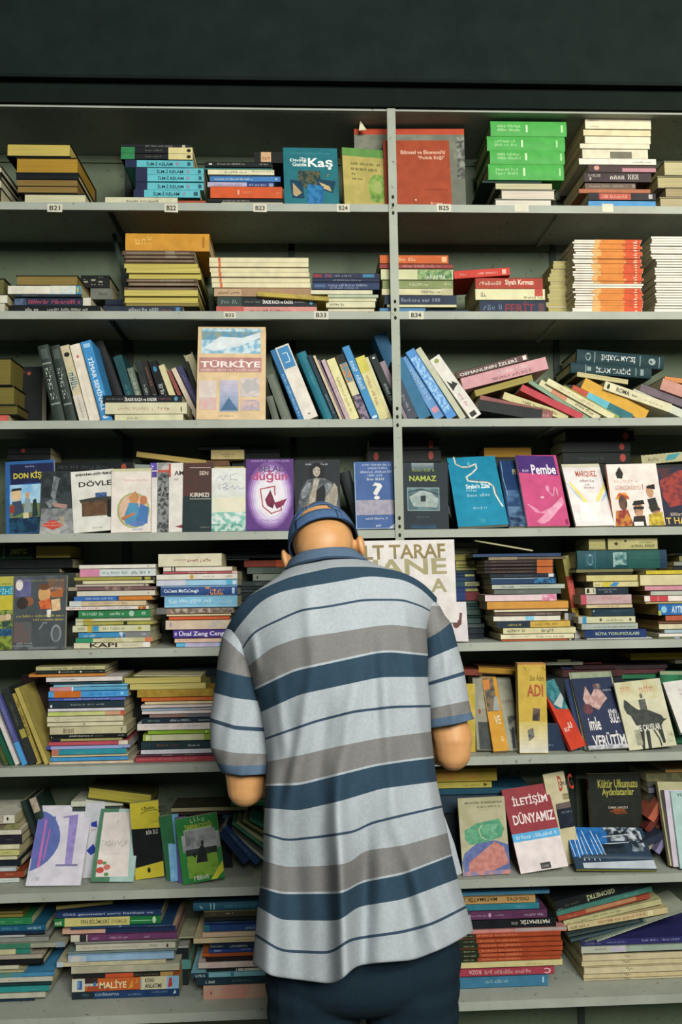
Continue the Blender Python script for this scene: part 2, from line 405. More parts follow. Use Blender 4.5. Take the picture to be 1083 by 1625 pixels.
def post(x, y, w_, name, m, holes=True, z1=None):
    mb = MB(); z1 = z1 or ztop + .004
    wbox(mb, x - w_ / 2, x + w_ / 2, y, y + .002, 0.0, z1, m); wbox(mb, x + w_ / 2 - .002, x + w_ / 2, y + .002, y + .02, 0.0, z1, m)
    if holes:
        hm = mat('22281f', 'raw'); z = .06
        while z < z1 - .03:
            if any(abs(z - s) < .04 for s in SHZ):
                mb.face([(x + .004 * math.cos(t), y - .0004, z + .006 * math.sin(t)) for t in [i * math.pi / 5 for i in range(10)]], hm)
            z += .024
    return mb.build(name, case)
post(XP, -.0045, .0245, 'post', mat('969c8e', 'metal'))
post(at(462, 300, .26).x, .268, .02, 'back_post', METD, False)
post(at(205, 300, .26).x, .266, .03, 'back_post', METD, False)
post(at(875, 300, .26).x, .266, .02, 'back_post', METD, False)
for (xa, ya), (xb, yb_) in (((182, 176), (213, 312)), ((172, 345), (197, 458))):
    a = at(xa, ya, .2); b = at(xb, yb_, .2); d = (b - a); L_ = d.length; d.normalize(); c = Vector((-d.z, 0, d.x))
    mb = MB(); mb.box(a, d, Y, c, 0, L_, 0, .003, 0, .012, METD); mb.build('brace', case)
# joints of the shelf plates seen from below
for k in range(0, 4):
    for px in (168, 897):
        x = at(px, 345 + 170 * k, .0).x
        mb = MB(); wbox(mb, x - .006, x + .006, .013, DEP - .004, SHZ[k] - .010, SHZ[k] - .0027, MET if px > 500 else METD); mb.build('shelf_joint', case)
# shelf-edge tags
TG = mat('cfccb8'); 
for px, k, wpx, hpx, txt in ((87, 0, 24, 13, 'B21'), (272, 0, 22, 14, 'B22'), (413, 0, 22, 13, 'B23'), (545, 0, 21, 13, 'B24'), (705, 0, 24, 13, 'B25'), (828, 0, 24, 13, ''), (965, 0, 19, 14, ''),
                         (365, 1, 20, 10, 'B32'), (510, 1, 24, 13, 'B33'), (661, 1, 24, 13, 'B34')):
    p = at(px, 330 if k == 0 else 500, -.0008); w_ = wpx / 568; h_ = hpx / 568
    tb = MB(); tb.face([p + X * (-w_ / 2) + Z * (-h_ / 2), p + X * (w_ / 2) + Z * (-h_ / 2 - .001), p + X * (w_ / 2) + Z * (h_ / 2), p + X * (-w_ / 2) + Z * (h_ / 2 + .001)], TG)
    tb.box(p, X, Y, Z, -w_ / 2, w_ / 2, 0.0001, .0007, -h_ / 2, h_ / 2, TG)
    if txt: draw(tb, 't %s .15 .2 .85 .8 33342c' % txt, lambda u, v, n: p + X * ((u - .5) * w_) + Z * ((v - .5) * h_) - Y * .0004, w_, h_, lambda u, v: (u, v))
    tb.build('shelf_tag', case)
# ================================================================== SHELF 1
stack('A1', 0, .02, .15, 'top shelf, at the left frame edge', '''
335 -120 8 e CFC9AA
368 -110 6 h 20241f
400 -120 8 e CFC9AA
445 -115 5 s 23261f''')
stack('A1', 0, .025, .19, 'leftmost full stack on top shelf', '''
232 30 335 e C9B560,1a1d19
296 75 372 e B08A35,1a1d19
372 78 374 h 14181a|black closed hardback
404 80 368 e 8A7040,1a1d19
434 84 368 e 8f7642,1a1d19
465 112 410 e D2CEA8,1a1d19''')
z = stack('A1', 0, .02, .15, 'second stack from left, top shelf', '''
230 575 905 s 1b1f20||d 690 .3 820 .7 8a8d86;r 865 .2 880 .8 a9a79a
250 575 915 s 17191a|black book with green and cream ends|r 575 0 640 1 2f7d4c;r 800 0 915 1 D5C88E;e 23241f 897 .5 10 .3;d 690 .35 770 .65 6a6d66
279 575 915 s 17191a|black book with green spine-end|r 575 0 640 1 2f7d4c;r 800 0 915 1 D5C88E;e 23241f 897 .5 10 .3;d 690 .35 770 .65 6a6d66
307 595 918 s 5FB5BE|turquoise volume with navy end|r 595 0 650 1 232a48;t İLM-İ_KELAM 695 .25 820 .8 1c3b4a;r 835 .3 850 .7 8a8a9a;r 890 .25 905 .75 2d5a6a
343 645 968 s 5FB5BE|turquoise volume lettered in black|r 645 0 700 1 232a48;t İLM-İ_KELAM 745 .25 870 .8 1c3b4a;r 940 .25 955 .75 2d5a6a;r 885 .3 900 .7 8a8a9a
378 645 968 s 5FB5BE|turquoise volume with navy band|r 645 0 700 1 232a48;t İLM-İ_KELAM 750 .25 872 .8 1c3b4a;r 944 .25 958 .75 2d5a6a;r 885 .3 900 .7 8a8a9a
413 645 968 s 5FB5BE|turquoise volume|r 645 0 700 1 232a48;t İLM-İ_KELAM 748 .25 872 .8 1c3b4a;r 942 .25 957 .75 2d5a6a;r 885 .3 900 .7 8a8a9a
450 635 950 s 5FB5BE|turquoise volume shifted to the left|r 635 0 685 1 232a48;t İLM-İ_KELAM 728 .25 852 .8 1c3b4a;r 920 .25 940 .75 2d5a6a;r 870 .3 882 .7 8a8a9a
487 500 843 s C9C6A8|cream sheaf lying flat|d 600 .3 760 .7 7a7868''')
lean('A1', 0, .02, .13, 'under the turquoise volumes, top shelf', '''
847 512 978 512 25 s 9c4a32|small rust paperback|d .2 .3 .9 .7 c08060''')
stack('A2', 0, .02, .15, 'third stack from left, top shelf', '''
266 250 385 s 1a1d1c|black book with beige label|r 282 .1 330 .95 C9A27a;d 290 .3 325 .6 8a4a2a
320 15 335 s 141a1c|black book, white lettering|d 75 .45 210 .75 a9aaa0;d 275 .45 320 .75 a9aaa0;r 35 .4 50 .7 d0d0c8
345 15 335 s 2f6a64
357 30 345 s D5CFAE||d 110 .3 220 .7 6a6a58;d 240 .5 340 .8 8a8a78
384 40 375 s 3F77B0||d 62 .3 245 .6 d0d8e0;r 350 .3 360 .7 a0b0d0
411 28 345 s B0A8C2|lilac paperback with navy end|r 215 0 345 1 2a3f78;d 225 .3 310 .7 c0c8d8;d 60 .3 190 .6 8a80a0;r 320 .2 340 .8 8a9ab0
437 42 383 s C8562B||r 170 .3 180 .7 E0A080;d 195 .4 250 .6 d89060;d 355 .4 370 .6 e0a080
494 30 386 s 15191a||d 100 .2 230 .6 b0b0a8
511 95 386 s B9B49A''')
face('A2', 0, (.012, .02), 5, 14, '395 520 655 520 390 247', '1F6B75', 'teal diving guide with white Kaş title, face-out on top shelf', '''
d 425 268 620 278 4a8f96;t The 470 293 500 303 dfe6e0;t Diving 423 300 502 318 dfe6e0;t Guide 433 318 502 336 dfe6e0;t Kaş 508 296 628 350 e6ebe4;
n 460 358 568 440 5c5a40 1c3a3a 90;p 123a52 420,400 480,408 490,488 432,486;p b09870 435,415 478,462 450,480 436,470;p 143c50 545,395 640,405 625,462 560,440;p b8a070 560,410 610,430 620,455 580,440;
q 2f7aaa 1f5a90 505,420 582,430 575,520 500,510;d 600 365 625 385 b08a4a''')
face('A2', 0, (.012, .034), 4, 20, '680 520 902 520 682 246', 'A59A55', 'worn olive-yellow book with green top stripe, face-out beside post', '''
r 682 244 905 285 5d8a45;n 682 285 905 520 a59a55 b3a45e 30;d 720 313 865 325 2d3020;d 720 338 845 352 2d3020;d 722 362 740 374 2d3020;d 722 386 770 396 2d3020;e 6f9440 845 430 48 66 8fa855;e 9aa860 842 425 22 30;e 5c8038 830 480 26 18 8fa855''', scol='B5A255')
face('FULL', 0, (.066, .054), 1, 30, '563 326 740 326 562 193', '6b6f62', 'grey box file with red top edge lying behind the red book', '''
r 0 .93 1 1 B5482e;n 0 .5 1 .93 6b6f62 7d8070 25;n .93 .4 1 .9 4a4e48 8a8c80 60''', scol='5f6258', pcol='8a8a78')
b = at(571, 204, .14); mb = MB(); P = [at(570, 207, .052), at(582, 206, .052), at(572, 191, .053)]
for q in P: pass
mb.face(P, mat('D5CFB0')); mb.face([q + Y * .0006 for q in P], mat('D5CFB0')); o = mb.build('paper_scrap'); tag(o, 'small torn paper corner sticking up from the grey box file', 'paper')
face('FULL', 0, .022, 4, 22, '612 327 718 325 609.5 221', '9C4428', 'rust-red book with white title, face-out right of the post', '''
t Bilimsel_ve_Ekonomi'ti .26 .79 .93 .85 D9B49a;t "Politik_Etiği" .52 .70 .92 .765 D9B49a;r .6 .255 .95 .265 7a3018;t e .68 .04 .71 .075 E0b090;r .72 .05 .86 .06 c89070;e E5D8C0 .46 .105 .012 .012''', scol='8c3a22')
stack('A3', 0, .03, .19, 'in the green-topped stack, top shelf', '''
98 370 652 h 4DA54D|green hardback volume|d 395 .55 480 .75 a9d49a;d 395 .3 482 .48 a9d49a;r 500 .25 507 .75 c9e0b8;r 630 .25 638 .75 a9d49a
153 357 646 h 4DA54D|green hardback volume|d 385 .55 466 .75 a9d49a;d 385 .3 470 .48 a9d49a;r 483 .25 490 .75 c9e0b8;r 612 .25 618 .75 a9d49a
207 368 645 h 4DA54D|green hardback volume|d 395 .55 480 .75 a9d49a;d 395 .3 482 .48 a9d49a;r 498 .25 505 .75 c9e0b8;r 628 .25 634 .75 a9d49a
260 362 642 h 4DA54D|green hardback volume|d 390 .55 475 .75 a9d49a;d 390 .3 477 .48 a9d49a;r 491 .25 498 .75 c9e0b8;r 624 .25 630 .75 a9d49a
318 340 560 h 1f3a34
326 390 600 e C9C49E,55584a
349 410 612 e DDD3C2,77786a
388 388 600 e E0DACB,77786a''')
stack('A3', 0, .03, .19, 'in the tall cream-topped stack, top shelf', '''
80 722 966 s DDD5B8||d 735 .6 775 .75 8a8468;d 740 .15 770 .25 8a8468
128 716 966 s D8CDA6
152 722 965 s E0D8BC
180 704 962 s DCD4BA
200 712 955 s D2CDB4||r 815 .1 895 .75 6f6c5c
238 700 986 s DAD6C8||d 900 .3 975 .6 7a766a
262 735 985 s 4a3a38||r 860 .1 985 .6 B5808a;e c9958a 765 .6 10 .3;r 735 0 985 .1 3c2e30
290 718 968 s 41383a||d 735 .55 790 .85 b5aea5;d 815 .3 925 .85 d0cac0;r 738 .2 745 .5 a8a098
325 722 910 s 6a5a50||d 740 .3 880 .7 a89a88;e 8c8478 902 .5 6 .3
348 700 965 s A8684a
366 735 985 s 2f2c30|dark book with red label|r 775 .1 892 .9 B5584a;d 785 .3 885 .7 E0B09a;r 958 .2 972 .8 b0aca8
394 735 985 s 4f8fc0''')
stack('A3', 0, .04, .19, 'at the right frame edge, top shelf', '''
246 1015 1200 e C2BA92,8a8468
300 990 1190 e B8AE84,8a8468
345 1020 1200 e A89a78,6a6450
382 1000 1200 e B5AA88,8a8468''')
# ================================================================== SHELF 2
stack('B1', 1, .02, .15, 'second shelf, at left frame edge', '''
300 -130 22 e 6d6a40,2a2c22
380 -130 35 s D0CDB8
420 -120 22 s C5C2b0''')
stack('B1', 1, .02, .15, 'leftmost full stack, second shelf', '''
287 75 370 e 8f7a45,3a3a2a
337 38 385 s DAD5C4|cream book with blue end|n 240 0 360 1 B5cbd0 DAD5C4 60;r 360 0 385 1 3f8aa8;r 366 .2 374 .8 d0b040
378 70 388 s 24343a||d 110 .3 180 .7 6a7a7a
393 65 432 s 222c3e|navy book with pink lettering|d 135 .25 380 .75 C0506a;r 395 0 432 1 D5CFC0;n 70 .1 125 .9 3a4a66 5a6a80 80
432 40 478 s 14191a||d 120 .3 180 .7 d0cec5;d 225 .35 420 .65 c0beb5''')
stack('B1', 1, .13, .13, 'behind the leftmost stack, second shelf', '''
290 385 520 h 1d211f||d 400 .2 430 .85 a9a890;d 435 .2 460 .85 a9a890;d 470 .2 512 .85 a9a890
350 430 532 s 6f7168||d 470 .4 510 .6 30322c
405 500 585 s 1f2a3a
432 490 590 s 2a3444''')
stack('B1', 1, .02, .19, 'in the orange-topped stack, second shelf', '''
88 597 995 h C98F32|thick orange hardback|l E0BC70 1.5 618,.7 630,.3 640,.7;d 645 .35 730 .8 DDB464;r 962 .2 972 .8 a07020
172 582 925 s 5c4a38||r 600 .4 900 .55 a89880;r 785 .2 830 .9 8a7c6a
195 590 925 s 5c4a38||r 600 .4 910 .55 a89880;r 785 .2 840 .9 8a7c6a
212 595 928 s 5c4a38||r 600 .5 920 .65 a89880
230 590 940 e C9BB62,8a7a45
254 600 950 e CDBF68,8a7a45
280 612 956 e C9BB62,8a7a45
307 600 938 s 5c4a38||r 610 .4 920 .55 a89880;d 760 .2 860 .8 a09480
324 610 940 s 6c5a45||r 620 .4 920 .55 a89880;d 790 .2 850 .8 a09480
342 590 938 s 5c4a38||r 610 .4 920 .55 a89880
360 590 940 e CDBF68,8a7a45
390 592 940 e C9BB62,8a7a45
419 598 945 e 8f7f48,4a4430
436 500 870 s 26303e|navy book with pale lettering|d 612 .25 755 .75 b8bcb8;r 835 .2 855 .8 4a7aa0;d 765 .3 820 .6 8a5a58''')
stack('B2', 1, .025, .16, 'in the six-volume cream stack, second shelf', '''
203 37 508 s D8CFA8||r 78 0 90 1 C8643a;r 0 .92 1 1 8a8468
228 37 508 s D8CFA8||r 80 0 92 1 C8643a;r 0 .92 1 1 8a8468
252 40 508 s D5CBA4||r 80 0 90 1 C8643a;r 0 .92 1 1 8a8468
275 45 512 s D8CFA8||r 82 0 94 1 C8643a;r 0 .92 1 1 8a8468
299 48 515 s D5CBA4||r 85 0 95 1 C8643a;r 0 .92 1 1 8a8468
325 50 518 s D8CFA8||r 88 0 100 1 C8643a;r 0 .92 1 1 8a8468
351 60 520 s B89a78||d 80 .3 185 .6 4a3a2a;r 190 0 520 1 A08060
391 75 548 s 1b2224|black İrade Kaza ve Kader book|r 75 0 190 1 36443e;d 95 .3 180 .7 8a968a;t İRADE_KAZA_ve_KADER 290 .3 435 .75 e0e0d8;d 205 .4 280 .6 8a8e88;d 442 .4 505 .6 b0b4b0;e 4f9ab8 520 .5 8 .3
438 70 548 s C98A80||r 70 0 200 1 B55a50;d 225 .15 425 .6 6a3a38''')
lean('B2', 1, .012, .13, 'across two stacks, second shelf', '''
265 388 605 412 20 s B5A045|yellow booklet lying askew|n 0 0 1 1 B5A045 9a8838 40''')
stack('B2', 1, .025, .16, 'in the navy-topped stack, second shelf', '''
278 528 845 s 222c44||r 530 .2 572 .8 8a3038;r 585 .2 620 .8 6a3a50;d 630 .3 715 .7 8a90a0;r 765 .2 820 .8 3a7a9a
303 530 845 s 1f2a42||d 625 .3 765 .7 8a90a0
322 526 845 s 26365a||d 600 .45 790 .75 b0b8c8;d 610 .1 745 .4 8a98b8;r 535 .3 590 .7 4a6080
358 520 812 s D2CDAE
380 600 840 s A8B49a
397 600 830 s C9C4A0
414 592 825 s D0CBA8||d 610 .3 680 .7 7a7660
445 602 820 s B5838c|thin mauve-striped cream paperback|r 602 .6 820 1 CFC8A8''')
stack('B3', 1, .02, .16, 'behind the post, second shelf', '''
152 -40 215 s BF5C28||d 30 .3 100 .7 E5c090;r 190 .2 208 .8 e0b080
185 -40 232 s 8a3c34||d 45 .3 190 .8 d09a90
203 -36 232 s C5C69c|cream book with green landscape|n 100 .05 228 .95 3f7040 8fa870 60;d 135 .1 215 .5 e0e0d0
243 -30 232 s 7d8a58||d 70 .3 150 .7 c5c9a0;d 200 .4 225 .7 c5c9a0
274 -32 232 s C9C49c||d 115 .3 190 .7 6a6a50;r 190 0 232 1 B5B08a
300 -22 245 s 1f2e42||d 40 .3 185 .7 9aa4b0
335 -12 245 s C9C49c
346 -40 130 s 4a7aa0''')
lean('B3', 1, .02, .15, 'low beside the post stack, second shelf', '''
135 359 290 359 13 s 23364c|navy book lying flat|d .1 .3 .3 .7 8a9aa8''')
zz = stack('B3', 1, .025, .16, 'stack right of post, second shelf', '''
235 315 565 s A33A2A||d 330 .35 410 .7 E0C8B0;t Siyah_Kırmızı 425 .25 530 .85 E0D0B8
276 315 573 s D8D3A8|cream book with red end patch|d 335 .3 355 .7 8a8468;r 535 .35 565 1 B5483a;d 495 .1 570 .35 6a6850
318 330 576 s 1f2c42|navy book with red lettering|t FERİT 425 .15 535 .95 7a2c34;d 345 .3 415 .7 6a7a90;r 548 .2 570 .8 5a3a40''')
lean('B3', 1, .022, .14, 'atop the stack right of post, second shelf', '''
238 240 445 226 28 s C23A2C|red book lying tilted|d 95 .3 170 .6 E5A090;d .1 .35 .25 .65 D89080;d .42 .35 .8 .6 e5c0b0;r .86 .2 .93 .8 e0b0a0''')
rows = ''; y = 92.0; i = 0; rd = random.Random(5)
while y < 351:
    white = 250 < y < 270
    x0 = 682 + rd.uniform(-6, 6); x1 = 930 + rd.uniform(-6, 6) + (y > 200) * 4
    if white: rows += '%.1f %.1f %.1f s E0DCCB||\n' % (y, x0, x1)
    else: rows += '%.1f %.1f %.1f s E2DACA|booklet with white-to-orange spine|r %.1f 0 %.1f 1 D8A86a;r %.1f 0 %.1f 1 D08038;r %.1f 0 %.1f 1 C8502A;r %.1f .2 %.1f .6 E8D0B8\n' % (y, x0, x1, 752 + rd.uniform(-8, 8), 795, 775 + rd.uniform(-8, 8), 872, 868 + rd.uniform(-6, 6), x1 - 1, 905 + rd.uniform(-5, 5), 915)
    y += 9.1
stack('B3', 1, .03, .17, 'orange booklet pile, second shelf', rows, jit=.003)
rows = ''; y = 172.0; rd = random.Random(6)
while y < 350:
    rows += '%.1f %.1f %.1f e C2B678,D8D0B0||\n' % (y, 600 - (y - 172) * .12 + rd.uniform(-8, 8), 672); y += 15.5
stack('B3', 1, .10, .12, 'behind the orange booklet pile, second shelf', rows)
rows = ''; y = 80.0; rd = random.Random(7)
while y < 351:
    rows += '%.1f %.1f %.1f s E4DECF|white-spined booklet|\n' % (y, (970 if y < 165 else 985) + rd.uniform(-5, 5), 1200 + rd.uniform(-6, 6)); y += 9.6
stack('B3', 1, .03, .17, 'white booklet pile, second shelf', rows, jit=.003)
# ================================================================== SHELF 3
stack('C1', 2, .03, .19, 'third shelf, at left frame edge', '''
205 -150 55 e 7a7038,1c1f19
335 -150 70 e 7a7038,1c1f19
425 -150 85 e 6a6030,1c1f19
474 -150 40 s C05a50''')
face('C1', 2, .12, 4, 40, '90 497 200 497 86 207', '161b1a', 'black volumes block set back between yellow stack and grey spines', 'd 105 225 150 240 6a3030;e a05048 132 240 8 8', scol='101413')
lean('C1', 2, .03, .16, 'big leaning row, left on third shelf', '''
178 150 255 498 48 hx 2e3a34|dark grey-green volume|r .05 .2 .18 .8 4a564e;d .3 .25 .72 .75 c9ccc0;r .76 .1 .78 .9 8a9088;r .23 .1 .25 .9 8a9088
238 150 316 498 42 hx 2e3a34|dark grey-green volume, slightly narrower|r .05 .2 .18 .8 4a564e;d .3 .25 .72 .75 c9ccc0;r .76 .1 .78 .9 8a9088
284 150 376 498 42 sx C9BE9A|cream book with black emblem|e 22241f .12 .5 .03 .3;d .36 .15 .6 .85 2f7a9a;r .65 0 1 1 D0C8B8;d .68 .4 .95 .6 8a867a
330 145 424 498 46 sx E0D6C4|plain cream-white book|e c06a58 .16 .5 .02 .12;d .35 .4 .8 .5 c8c0b0
382 130 482 497 48 sx 3E8CC4|bright blue book with white lettering|r .03 .2 .08 .8 9ac4e0;t TİMAR_SEMİNALİ .2 .25 .86 .8 d8e8f0;e D8E8F0 .94 .5 .02 .3''')
lean('C1', 2, .13, .13, 'dark back row behind İrade book, third shelf', '''
440 135 525 375 48 hx 14191a
490 200 550 375 30 sx 1c2224||d .3 .3 .8 .7 5a6a66
536 200 592 375 42 sx 1f4a4e||d .4 .3 .8 .6 5a8a8a
603 255 640 378 28 sx 6d7a6a||d .1 .3 .9 .7 c5cab8
640 225 682 378 32 sx 27302e||d .35 .3 .95 .7 b5bab0
672 220 720 378 26 sx 2a2422||d .1 .3 .4 .7 a06050;d .5 .3 .9 .7 a9a9a0
705 225 757 378 38 sx 15191b||e 3a8ab0 .12 .5 .04 .2;d .35 .25 .95 .75 c5c8c0
752 242 802 378 28 sx D8CE9E
792 265 846 390 20 sx 8a5048
812 258 888 415 24 sx DCCBB4
836 250 912 405 30 sx 3e3c60||d .15 .3 .6 .6 8a88a8
872 225 925 380 22 sx 1f2620
872 190 930 330 42 ex D5CFA5,B5B08a 0.16''')
stack('C1', 2, .02, .14, 'trio before dark spines, third shelf', '''
378 490 866 s 161b1f|black İrade Kaza ve Kader book|t İRADE_KAZA_ve_KADER 592 .2 745 .8 e0e0d8;d 505 .4 585 .6 8a8e88;d 755 .4 815 .6 a05a5a;e 4f9ab8 836 .5 8 .3
413 500 888 s CFC9A8||d 560 .35 730 .6 c0a898;d 750 .3 812 .65 B58a70;r 858 .2 864 .6 5a5a50
470 545 870 s D2CEA8||d 605 .3 660 .6 8a8a70''')
face('C2', 2, .014, 5, 26, '35 498 362 498 45 57', 'D9BE94', 'large cream Türkiye book with photographs, face-out, third shelf', '''
n 62 65 345 186 7fb0c8 c9dbe0 55;n 62 80 345 120 8a9a90 5f94b0 70;p d5dde0 70,160 150,105 260,110 345,82 345,110 240,150 120,175;r 50 205 348 275 B5817c;t TÜRKİYE 56 214 344 252 efe6de;d 55 258 342 270 e0d0c8;
n 48 315 130 395 cfc0b8 d8cdc0 40;n 48 395 130 452 D8A8a0 c9b8b0 50;g 145 460 238 312 7f95b8 c5bcc8;p 4f6f90 150,455 190,395 235,455;n 248 303 336 392 d2c5c0 b5b0b0 60;l a8a8a8 1.2 270,310 320,320 325,370 290,385 262,360 270,310;n 248 405 336 455 D0b0a8 a8a0b0 70;d 140 478 210 484 a09070''', scol='C9B58c', pcol='BDB38a', kind='h')
lean('C2', 2, .06, .16, 'grey pair beside Türkiye book, third shelf', '''
368 290 442 497 46 hx 6d7568||e 8a9084 .9 .3 .02 .1
366 390 397 497 32 hx 626a5e''')
lean('C2', 2, .025, .15, 'middle leaning row, third shelf', '''
386 170 520 497 26 sx 2f6ea0|narrow blue book|d .35 .3 .95 .7 a8c8dc
408 158 546 497 70 sx DDD6C8|thick cream book, blue top|r .02 .1 .30 .9 3f84b4;l e0ecf4 2 .1,.35 .1,.65 .22,.65 .22,.3;e 8a8478 .93 .5 .012 .1
512 185 642 495 44 hx 1f6e7e|teal book|d .3 .4 .5 .6 4a98a4
562 195 690 495 20 sx 16303c|dark navy book|d .6 .3 .9 .7 8aa0a8
588 195 716 495 14 sx C9B99a|thin tan book|
606 215 732 495 12 sx 8a7480|thin mauve book|
628 216 745 495 20 sx C0A8B0|pinkish narrow book|d .3 .3 .9 .7 8a7078
652 216 766 497 44 sx DAD39C|pale yellow book|d .3 .3 .9 .6 a8a070
698 195 820 495 38 sx CFC8A0|black-topped picture-spined book|r 0 0 .13 1 15181a;n .13 .1 .42 .9 c07838 2f8aa0 90;n .62 0 1 1 3a3048 8a7a90 90
727 155 868 493 36 sx 3d86b8|bright blue narrow book|d .2 .2 .6 .8 c8dce8;r .95 .2 .98 .8 d0e0e8
790 205 903 493 46 sx D2CB90|yellow-topped cream book|r 0 0 .25 1 C9BE58;d .3 .3 .8 .6 B5705a
833 205 944 490 20 sx CFC9A0|thin cream book|
855 195 985 490 34 sx 14231f|dark green book|e d0d8d0 .05 .5 .015 .2;d .45 .3 .75 .7 a0b0a8
905 225 1020 490 28 sx 8c7c84|mauve-grey book|d .3 .3 .8 .6 b0a8ac''')
lean('C2', 2, .12, .12, 'behind the post, third shelf', '''
878 98 1010 420 60 hx 3d7298|blue book''')
lean('C3', 2, .025, .15, 'leaning row right of post, third shelf', '''
5 245 66 384 36 sx 3c4450|dark slate book|d .4 .3 .8 .6 9a9aa8
0 175 104 383 48 sx 2b6a8c|deep blue book|
34 165 160 380 40 sx 5f8fc0|pale blue book|d .2 .3 .7 .7 a8c4e0;r .82 .2 .9 .8 c88a98
56 140 210 383 36 sx 4d8ac8|patterned blue book|n .1 .1 .9 .9 9ac4e4 4d8ac8 120
92 130 256 383 24 sx b9bba2|grey-cream book|
143 170 294 383 46 sx D8D3CA|white book with black butterfly|p 23241f .36,.2 .44,.45 .40,.55 .48,.85 .5,.5 .53,.2;d .6 .3 .8 .6 c890a0;r .9 .2 .97 .7 26282a;e 8a9a50 .06 .5 .03 .2''')
lean('C3', 2, .04, .14, 'slanted heap left half, third shelf', '''
250 236 513 167 24 s 5a4440|dark brown Ottoman history|t OSMANLININ_İZLERİ .04 .2 .85 .8 d8d0c8;r .93 .2 .98 .8 e0d8cc
272 279 588 200 46 s C9969a|pink book|d .42 .55 .78 .8 E5d5d0;d .35 .15 .8 .4 8a6068
318 303 532 244 24 e A89a58,6a6238|
322 345 560 384 40 s 1c2220|black book|
327 318 598 379 36 s 8a5550|maroon book|d .35 .4 .55 .65 c09088;d .84 .3 .96 .6 c8a8a0
415 297 655 379 28 s c9c08c|cream book|d .3 .3 .85 .7 4a4634
480 268 706 379 26 s b8414a|red book|
512 240 730 379 16 s 7f9a80|thin green book|
548 248 770 379 26 s cfc8a0|cream book, coloured patches|r .2 0 .45 1 C98a68;d .6 .3 .9 .7 30322a
576 238 822 374 24 s D2CCA2|pale cream book|d .2 .3 .7 .7 B8a888''')  # the black book is added to fill the dark shadow below the maroon one
lean('C3', 2, .055, .14, 'slanted heap right half, third shelf', '''
636 262 842 379 20 s A0A040|olive-lime book|r .6 0 1 1 8aa050
668 268 890 379 28 s B5503a|red and blue book|r .25 0 .6 1 5fb0c0;r .6 0 1 1 2f6a70
705 262 940 384 44 s D0A03a|amber yellow book|
790 276 1036 362 32 s D2CCAA|cream book, black lettering|e 23241f .06 .5 .02 .3;t ROMA .18 .25 .38 .75 3a3a30;d .42 .3 .5 .6 3a3a30;d .6 .3 .9 .5 9a9478
893 290 1110 383 28 s c5c8b8|grey-white book|
924 282 1130 360 28 s 6d6068|dusky mauve book|
1000 276 1150 330 42 s c08d80|salmon book|
1018 246 1150 262 18 s cc8850|thin orange book|''')
lean('C3', 2, .10, .15, 'on the dark heap, third shelf right', '''
692 228 882 258 18 e C9C090,3a3a2a|cream pages-out book|
668 214 968 236 36 h 1e3a40|dark teal İslam Tarihi volume|t İSLAM_TARİHİ .31 .2 .74 .8 c9d0cc;r .18 .1 .19 .9 8a9a98;r .2 .3 .25 .7 8a9a98;r .8 .1 .81 .9 8a9a98;r .86 .2 .9 .8 8a9a98
690 176 1014 203 46 h 1e3a40|dark teal upside-down İslam Tarihi volume|T İSLAM_TARİHİ .28 .25 .67 .75 c9d0cc;e 9aa8a4 .13 .5 .03 .3;r .2 .1 .21 .9 8a9a98;r .72 .1 .73 .9 8a9a98;e 9aa8a4 .86 .5 .04 .25;r .94 .1 .95 .9 8a9a98''')
face('C3', 2, .07, 6, 60, '640 379 900 379 650 262', '1a2320', 'black box-like book under the dark teal volumes, third shelf', '', scol='141a18')
# ================================================================== SHELF 4
stack('D1', 3, .15, .11, 'dark pile behind comic cover, fourth shelf', '''
88 40 240 s 1a1f1e||e 9a3a30 110 .5 10 .3
120 35 240 s 161b1a
150 40 250 s 1c211f''')
stack('D1', 3, .15, .11, 'dark pile behind the desk cover, fourth shelf', '''
160 258 635 s 141a1c|wide black lettered book|d 275 .3 520 .7 4a524e;e a04a38 588 .5 12 .35
205 262 620 s 171c1c''')
lean('D1', 3, .14, .10, 'tilted above white spines, fourth shelf', '''
646 134 978 176 26 e B8A05c,6a5a30|ochre pages-out book
640 200 850 206 30 s 8a958a|grey-green book''')
stack('D2', 3, .16, .10, 'behind white floral cover, fourth shelf', '''
82 45 240 s 1a2128
100 105 262 s C5B27a|tan book with small lettering|d 148 .45 218 .6 6a5a38;d 165 .25 200 .38 6a5a38
148 85 190 s 6a4a30
178 80 262 s B5A56a
205 90 250 s 3a3428''')
stack('D2', 3, .19, .075, 'behind the purple cover, fourth shelf', '''
78 200 425 s 161c1e||d 240 .4 330 .7 3a4448
112 210 430 s 141a1b
140 205 425 s 1b2122''')
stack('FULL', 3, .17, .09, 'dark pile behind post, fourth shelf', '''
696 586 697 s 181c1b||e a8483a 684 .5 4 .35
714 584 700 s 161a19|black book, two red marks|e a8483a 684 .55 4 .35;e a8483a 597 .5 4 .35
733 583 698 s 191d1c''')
stack('D3', 3, .17, .09, 'amber pile behind turquoise cover, fourth shelf', '''
66 345 527 e B58A3c,2e2a1e
108 340 530 s 1d2220''')
stack('D3', 3, .14, .12, 'black pile behind MARQUEZ cover, fourth shelf', '''
8 650 905 s 151a19||e a8483a 872 .5 11 .35
48 635 890 s 171c1b||e a8483a 858 .5 10 .3
88 640 890 s 151a19||e a8483a 862 .5 11 .35;d 700 .3 800 .6 3a4440
130 636 880 s 1a1f1e''')
lean('D3', 3, .13, .12, 'top right corner, fourth shelf', '''
935 135 1180 112 32 s B5B088|olive cream book|d .1 .3 .3 .7 7a785a;p 4a9aa0 .35,.2 .5,.3 .6,.9 .4,.8
940 170 1180 160 30 s 2a2c2a|dark book|''')
